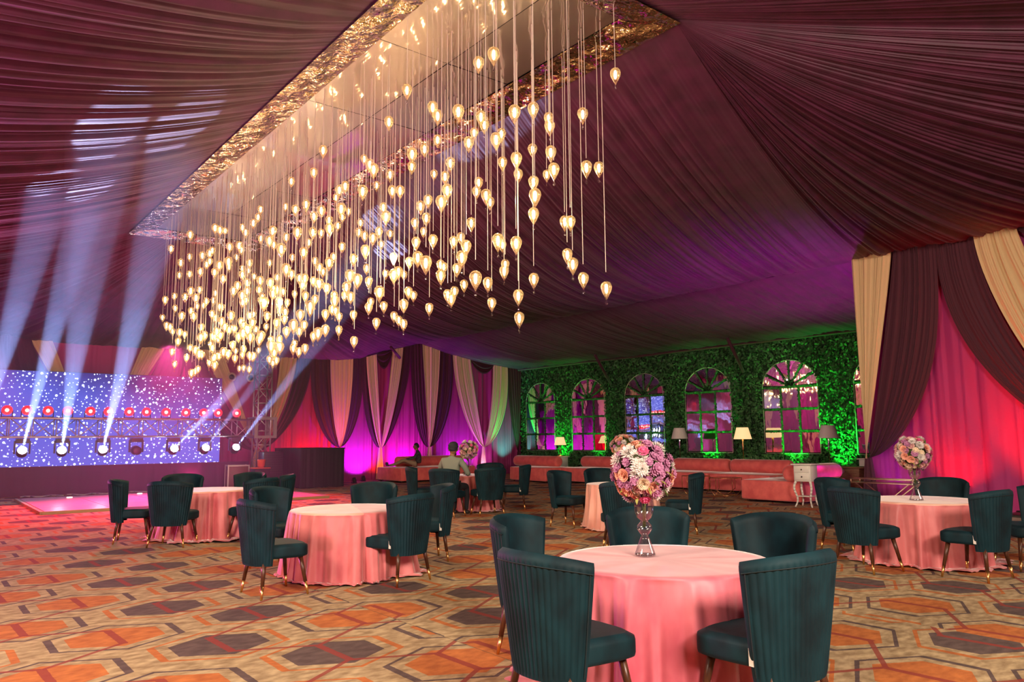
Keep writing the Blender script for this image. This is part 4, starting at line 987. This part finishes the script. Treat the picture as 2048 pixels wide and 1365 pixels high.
s.build('tray_frame', 'pale_brass', t)
for sx in (-1, 1):
    s = MB(); s.tube((sx*.17, -.5, .6), (sx*.17, .22, .01), .011, None, 6); s.tube((sx*.17, .5, .6), (sx*.17, -.22, .01), .011, None, 6); s.build('crossed_legs', 'pale_brass', t)
MB().box((0, 0, .605), (.33, 1.14, .008)).build('glass_top', 'clear_glass', t, smooth=False)
t = thing('equipment_case', 'low black equipment case at the foot of the red lit curtain, right edge', 'case', (13.9, 4.45, 0))
rbox('case_body', 'black_plastic', t, (0, 0, .12), (.5, .7, .24), .015, 2)
MB().box((-.253, .05, .15), (.006, .4, .10)).build('pale_plate', 'aluminium', t, smooth=False)

# ------------------------------------------------------------------ uplights on the floor: fixture plus its own lamp
def uplight(p, to, col, power, size, lab, blend=.6, fix=True):
    if fix:
        t = thing('uplight', lab, 'uplight', (*p, 0), 0, None)
        d = (Vector(to)-Vector((*p, .12))).normalized()
        MB().tube(Vector((0, 0, .12))-d*.09, Vector((0, 0, .12))+d*.05, .055, .075, 14).build('can', 'black_plastic', t)
        s = MB(); s.box((0, 0, .01), (.16, .12, .02)); s.path([(-.085, 0, .02), (-.085, 0, .13)], .008, 5); s.path([(.085, 0, .02), (.085, 0, .13)], .008, 5); s.build('bracket', 'black_plastic', t)
        nm = 'uplight_lens_%d%d%d' % tuple(int(9*q) for q in col)
        if nm not in MATS: mat(nm, col, emit=tuple(.15+.85*q for q in col), es=12)
        MB().tube(Vector((0, 0, .12))+d*.051, Vector((0, 0, .12))+d*.056, .06, .058, 14).build('lens', nm, t)
        a = Vector((*p, .12))+d*.075
    else: a = Vector((*p, .2))
    lamp('SPOT', 'uplight_beam', a, to, col, power, spot_size=rad(size), spot_blend=blend, shadow_soft_size=.03)
GRN, RED, MAG, VIO, BLU = (.01, 1, .07), (1, .01, .02), (.80, .01, .75), (.42, .02, 1), (.07, .03, 1)
for y, lab, pw in ((22.55, 'green uplight between the first and second arched mirrors', 900), (20.6, 'green uplight under the second arched mirror', 300), (17.9, 'green uplight under the third arched mirror', 160),
               (15.45, 'green uplight under the fourth arched mirror', 700), (12.5, 'green uplight under the fifth arched mirror', 600), (11.05, 'green uplight right of the fifth arched mirror', 1300)):
    uplight((XG-.75, y), (XG-.05, y, 2.0), GRN, pw, 66, lab, .9)
uplight((19.6, 24.75), (19.6, 25.3, 2.2), (.02, 1, .22), 650, 75, 'green uplight in the corner of the back wall', .9)
for x, col, pw, lab in ((11.15, RED, 330, 'red uplight behind the black booth'), (12.85, VIO, 520, 'violet uplight right of the black booth'), (13.55, (1, .10, .01), 60, 'orange uplight at the foot of the cream drape'),
               (14.75, (.62, .01, .95), 420, 'magenta uplight behind the seated man on the daybed'), (17.35, VIO, 380, 'violet uplight left of the bouquet table'), (18.35, (.9, .3, 1), 50, 'pink uplight at the foot of the wide cream drapes'),
               (9.9, (1, .02, .12), 60, 'crimson uplight beside the truss tower'), (7.0, (.9, .02, .2), 40, None)):
    uplight((x, YB-.62), (x, YB-.05, 1.2), col, pw, 125, lab or 'crimson uplight behind the video wall', 1.0)
uplight((XE-.7, 6.05), (XE-.05, 6.05, 1.6), (1, .006, .01), 170, 90, 'red uplight at the foot of the right hand curtain, left one', 1.0)
uplight((XE-.7, 4.55), (XE-.05, 4.4, 1.8), (1, .008, .006), 520, 95, 'strong red uplight at the right edge of the picture', 1.0)
uplight((XE-.5, 5.0), (XE-.05, 4.95, 1.0), (1, .14, .01), 50, 60, 'orange uplight beside the strong red one', 1.0)
uplight((XE-.6, 7.35), (XE, 7.3, 1.0), VIO, 30, 70, 'small violet uplight behind the console table', .9)
uplight((12.05, YB-1.5), (12.1, YB-.2, 2.6), (1, .12, .55), 160, 50, 'pink uplight aimed at the lilac and pink lit cream drape', 1.0)
uplight((17.3, 8.45), (16.2, 10.0, .75), (.78, .03, 1), 40, 85, 'magenta uplight shining on the end of the coral daybed', 1.0)
uplight((16.3, 8.4), (15.7, 9.6, 4.9), (.75, .01, .8), 1500, 95, 'magenta uplight behind the free end of the curtain wall', .9)
lamp('SPOT', 'violet_spot', (15.9, 24.4, .3), (16.2, 24.6, 5), (.35, .05, 1), 500, spot_size=rad(70), spot_blend=.8)
lamp('SPOT', 'red_stage_wash', (1.3, 22.6, 4.2), (1.0, 19.5, 0), (1, .02, .015), 2400, spot_size=rad(65), spot_blend=.7, shadow_soft_size=.1)
lamp('SPOT', 'pink_stage_wash', (5.5, 22.0, 4.15), (5.3, 19.5, 0), (1, .05, .25), 5000, spot_size=rad(95), spot_blend=.8, shadow_soft_size=.1)

# ------------------------------------------------------------------ people
def skin(name, m, parent, pts, edges, root=0, sub=2):
    me = bpy.data.meshes.new(name); me.from_pydata([p[0] for p in pts], edges, []); me.materials.append(MATS[m])
    o = link(name, me, parent); sk = o.modifiers.new('skin', 'SKIN'); sk.use_smooth_shade = True
    if not me.skin_vertices: me.attributes
    for i, p in enumerate(pts):
        r_ = p[1]; me.skin_vertices[0].data[i].radius = r_ if isinstance(r_, tuple) else (r_, r_)
        me.skin_vertices[0].data[i].use_root = (i == root)
    ss = o.modifiers.new('sub', 'SUBSURF'); ss.levels = sub; ss.render_levels = sub
    return o
def head(parent, c, k, face, turban=None):
    """head centred at c, face = yaw the face looks along (local +Y turned by face)"""
    M_ = Matrix.Rotation(face, 4, 'Z'); s = MB()
    def hf(u, v):
        a = 2*PI*u; t_ = PI*v; z = -cos(t_); rr = sin(t_)
        x = rr*cos(a)*.076; y = rr*sin(a)*.095
        if z < 0: x *= 1-.32*z*z*1.1; y = y*(1-.12*z*z)+.018*z*-1*(1 if sin(a) > 0 else -.3)*rr
        if sin(a) > .75 and abs(cos(a)) < .25 and -.42 < z < .22: y += .022*(1-abs(z+.18)/.42)           # nose
        if sin(a) > .6 and .15 < abs(cos(a)) < .6 and .02 < z < .25: y -= .008                             # eye sockets
        return (x, y, z*.118)
    s.grid(hf, 32, 20, wrap=True); o = s.build('head', 'skin', parent); o.matrix_basis = Matrix.Translation(c) @ M_ @ Matrix.Scale(k, 4)
    f_ = MB()
    for sx in (-1, 1): f_.ball((sx*.031, .083, .012), .011, 8, 6)
    e = f_.build('eyes', 'hair', o); f_ = MB(); f_.tube((-.022, .090, -.055), (.022, .090, -.055), .006, None, 6); f_.build('mouth', 'shoe', o)
    f_ = MB()
    for sx in (-1, 1): f_.ball((sx*.078, -.005, -.005), .022, 8, 6, 1.35)
    f_.build('ears', 'skin', o)
    h = MB()
    if turban:
        def tf(u, v):
            a = 2*PI*u; t_ = PI*(.30+.70*v); z = -cos(t_); rr = sin(t_)**.8
            g_ = 1+.035*sin(22*(v+.10*cos(a)+.05*sin(a)))
            return (rr*cos(a)*.100*g_, rr*sin(a)*.122*g_-.012, .055+z*.098+.030*sin(a)*(1-v))
        h.grid(tf, 36, 36, wrap=True); h.build('turban', 'turban', o)
        bd = MB(); bd.ball((0, .03, -.085), .062, 12, 8, .8); bd.build('beard', 'hair', o)
    else:
        def hr(u, v):
            a = 2*PI*u; t_ = PI*(.40+.6*v); z = -cos(t_); rr = sin(t_)
            if sin(a) > .3: z = max(z, .45)
            return (rr*cos(a)*.083, rr*sin(a)*.103-.006, z*.128+.002)
        h.grid(hr, 28, 12, wrap=True); h.build('hair', 'hair', o)
    return o
def hand(parent, w, d, side, up=Vector((0, 0, 1)), m='skin'):
    """small relaxed hand at wrist w pointing along d: palm, four curled fingers and a thumb from the palm's side"""
    d = Vector(d).normalized(); x = d.cross(up).normalized()*side; n = x.cross(d).normalized()*side; w = Vector(w)
    P = [(w, .024), (w+d*.045, (.038, .020)), (w+d*.085, (.040, .017))]; E = [(0, 1), (1, 2)]
    for k, L in enumerate((.034, .040, .038, .030)):
        b_ = w+d*.088+x*(-.030+.020*k); i = len(P)
        P += [(b_, .0088), (b_+d*L*.7-n*.008, .0085), (b_+d*L*1.2-n*.028, .0078), (b_+d*L*1.25-n*.048, .0068)]; E += [(2, i), (i, i+1), (i+1, i+2), (i+2, i+3)]
    i = len(P); P += [(w+d*.035+x*-.040-n*.004, .0105), (w+d*.062+x*-.058-n*.012, .0095), (w+d*.085+x*-.060-n*.022, .0082)]; E += [(1, i), (i, i+1), (i+1, i+2)]
    return skin('hand', m, parent, P, E, 0, 1)
# man seated on a chair at the bouquet table, seen from behind
T0 = thing('person', 'person in grey green shirt and dark turban, seated with back to the camera', 'person', (8.36, 12.50, 0), rad(-58))
V = lambda *a: Vector(a)
k = 1.0
skin('body', 'sage_cloth', T0, [
    (V(0, .02, .56), (.175, .14)), (V(0, .02, .72), (.17, .125)), (V(0, .03, .90), (.19, .125)), (V(0, .05, 1.04), (.185, .11)), (V(0, .06, 1.115), (.085, .07)), (V(0, .07, 1.16), (.058, .055)),
    (V(-.17, .06, 1.06), .075), (V(-.25, .10, .95), .066), (V(-.30, .16, .80), .052), (V(-.24, .34, .80), .042), (V(-.16, .44, .815), .034),
    (V(.17, .06, 1.06), .075), (V(.25, .10, .95), .066), (V(.30, .16, .80), .052), (V(.22, .34, .80), .042), (V(.12, .44, .815), .034)],
    [(0, 1), (1, 2), (2, 3), (3, 4), (4, 5), (3, 6), (6, 7), (7, 8), (8, 9), (9, 10), (3, 11), (11, 12), (12, 13), (13, 14), (14, 15)])
skin('trousers', 'turban', T0, [(V(0, .0, .56), (.18, .12)), (V(-.10, .10, .56), .09), (V(-.13, .46, .55), .068), (V(-.13, .50, .30), .052), (V(-.13, .47, .07), .042),
    (V(.10, .10, .56), .09), (V(.13, .46, .55), .068), (V(.13, .50, .30), .052), (V(.13, .47, .07), .042)], [(0, 1), (1, 2), (2, 3), (3, 4), (0, 5), (5, 6), (6, 7), (7, 8)])
for sx in (-1, 1): skin('shoe', 'shoe', T0, [(V(sx*.13, .46, .045), .042), (V(sx*.13, .54, .038), .038), (V(sx*.13, .62, .03), .030)], [(0, 1), (1, 2)], 0, 1)
MB().tube((0, .07, 1.12), (0, .085, 1.21), .054, .052, 12).build('neck', 'skin', T0)
head(T0, V(.01, .10, 1.275), 1.0, rad(12), turban=True)
hand(T0, (-.16, .44, .815), (.5, .85, -.05), -1); hand(T0, (.12, .44, .815), (-.4, .9, -.05), 1)
# young man on the salmon daybed, facing left, legs stretched along the seat
T1_ = thing('person', 'person in dark patterned shirt and khaki trousers, legs stretched out on the salmon daybed', 'person', (14.05, 23.05, .5), rad(62))
skin('body', 'camo_cloth', T1_, [
    (V(0, 0, .12), (.15, .13)), (V(0, -.02, .26), (.135, .11)), (V(0, -.01, .42), (.165, .115)), (V(0, .01, .50), (.155, .10)), (V(0, .03, .565), (.062, .058)), (V(0, .04, .60), .05),
    (V(-.16, .02, .49), .062), (V(-.21, .12, .33), .052), (V(-.15, .34, .28), .040), (V(-.10, .44, .27), .032),
    (V(.16, .02, .49), .062), (V(.21, .12, .33), .052), (V(.15, .34, .28), .040), (V(.10, .44, .27), .032)],
    [(0, 1), (1, 2), (2, 3), (3, 4), (4, 5), (3, 6), (6, 7), (7, 8), (8, 9), (3, 10), (10, 11), (11, 12), (12, 13)])
skin('trousers', 'khaki_cloth', T1_, [(V(0, .0, .12), (.16, .12)), (V(-.09, .12, .12), .088), (V(-.12, .50, .26), .066), (V(-.11, .82, .10), .050), (V(-.11, .96, .07), .042),
    (V(.09, .12, .12), .088), (V(.13, .52, .20), .066), (V(.12, .86, .09), .050), (V(.12, 1.0, .07), .042)], [(0, 1), (1, 2), (2, 3), (3, 4), (0, 5), (5, 6), (6, 7), (7, 8)])
for sx, y in ((-1, 1.0), (1, 1.04)): skin('shoe', 'shoe', T1_, [(V(sx*.115, y, .05), .040), (V(sx*.115, y+.05, .10), .036), (V(sx*.115, y+.05, .19), .030)], [(0, 1), (1, 2)], 0, 1)
MB().tube((0, .035, .56), (0, .055, .66), .050, .048, 12).build('neck', 'skin', T1_)
head(T1_, V(0, .07, .715), .98, 0)
hand(T1_, (-.10, .44, .27), (.2, .9, -.1), -1); hand(T1_, (.10, .44, .27), (-.2, .9, -.1), 1)

# ------------------------------------------------------------------ beams of the moving heads and the thin haze they light up
def hz(m, nt, b):
    out = nt.nodes['Material Output']; nt.nodes.remove(b)
    v = nt.nodes.new('ShaderNodeVolumeScatter'); v.inputs['Color'].default_value = (.62, .78, 1, 1); v.inputs['Density'].default_value = HAZE; v.inputs['Anisotropy'].default_value = .25
    nt.links.new(v.outputs[0], out.inputs['Volume'])
mat('haze', build=hz)
for i, (a, tg, L, pk) in enumerate(BEAMS):
    lamp('SPOT', 'moving_head_beam', a, tg, (.40, .50, 1), 2600*BEAM_K*pk, spot_size=rad(3.8), spot_blend=.35, shadow_soft_size=.02)
    d = (tg-a).normalized(); s = MB(); s.tube(a+d*.02, a+d*(L-.4), .035, .035+math.tan(rad(1.95))*L, 20)
    o = s.build('haze_beam', 'haze', None); tag(o, 'pale blue beam of light in the haze above a moving head', 'light beam', 'light beams over the stage')

# thin haze hanging over the stage
def hz2(m, nt, b):
    out = nt.nodes['Material Output']; nt.nodes.remove(b)
    v = nt.nodes.new('ShaderNodeVolumeScatter'); v.inputs['Color'].default_value = (.72, .82, 1, 1); v.inputs['Density'].default_value = .013; v.inputs['Anisotropy'].default_value = .2
    nt.links.new(v.outputs[0], out.inputs['Volume'])
mat('stage_haze', build=hz2)
s = MB(); s.box((3.2, 20.3, 2.1), (11.5, 9.0, 3.9)); tag(s.build('haze', 'stage_haze', smooth=False), 'thin haze hanging over the stage and dance floor', 'haze', kind='stuff')
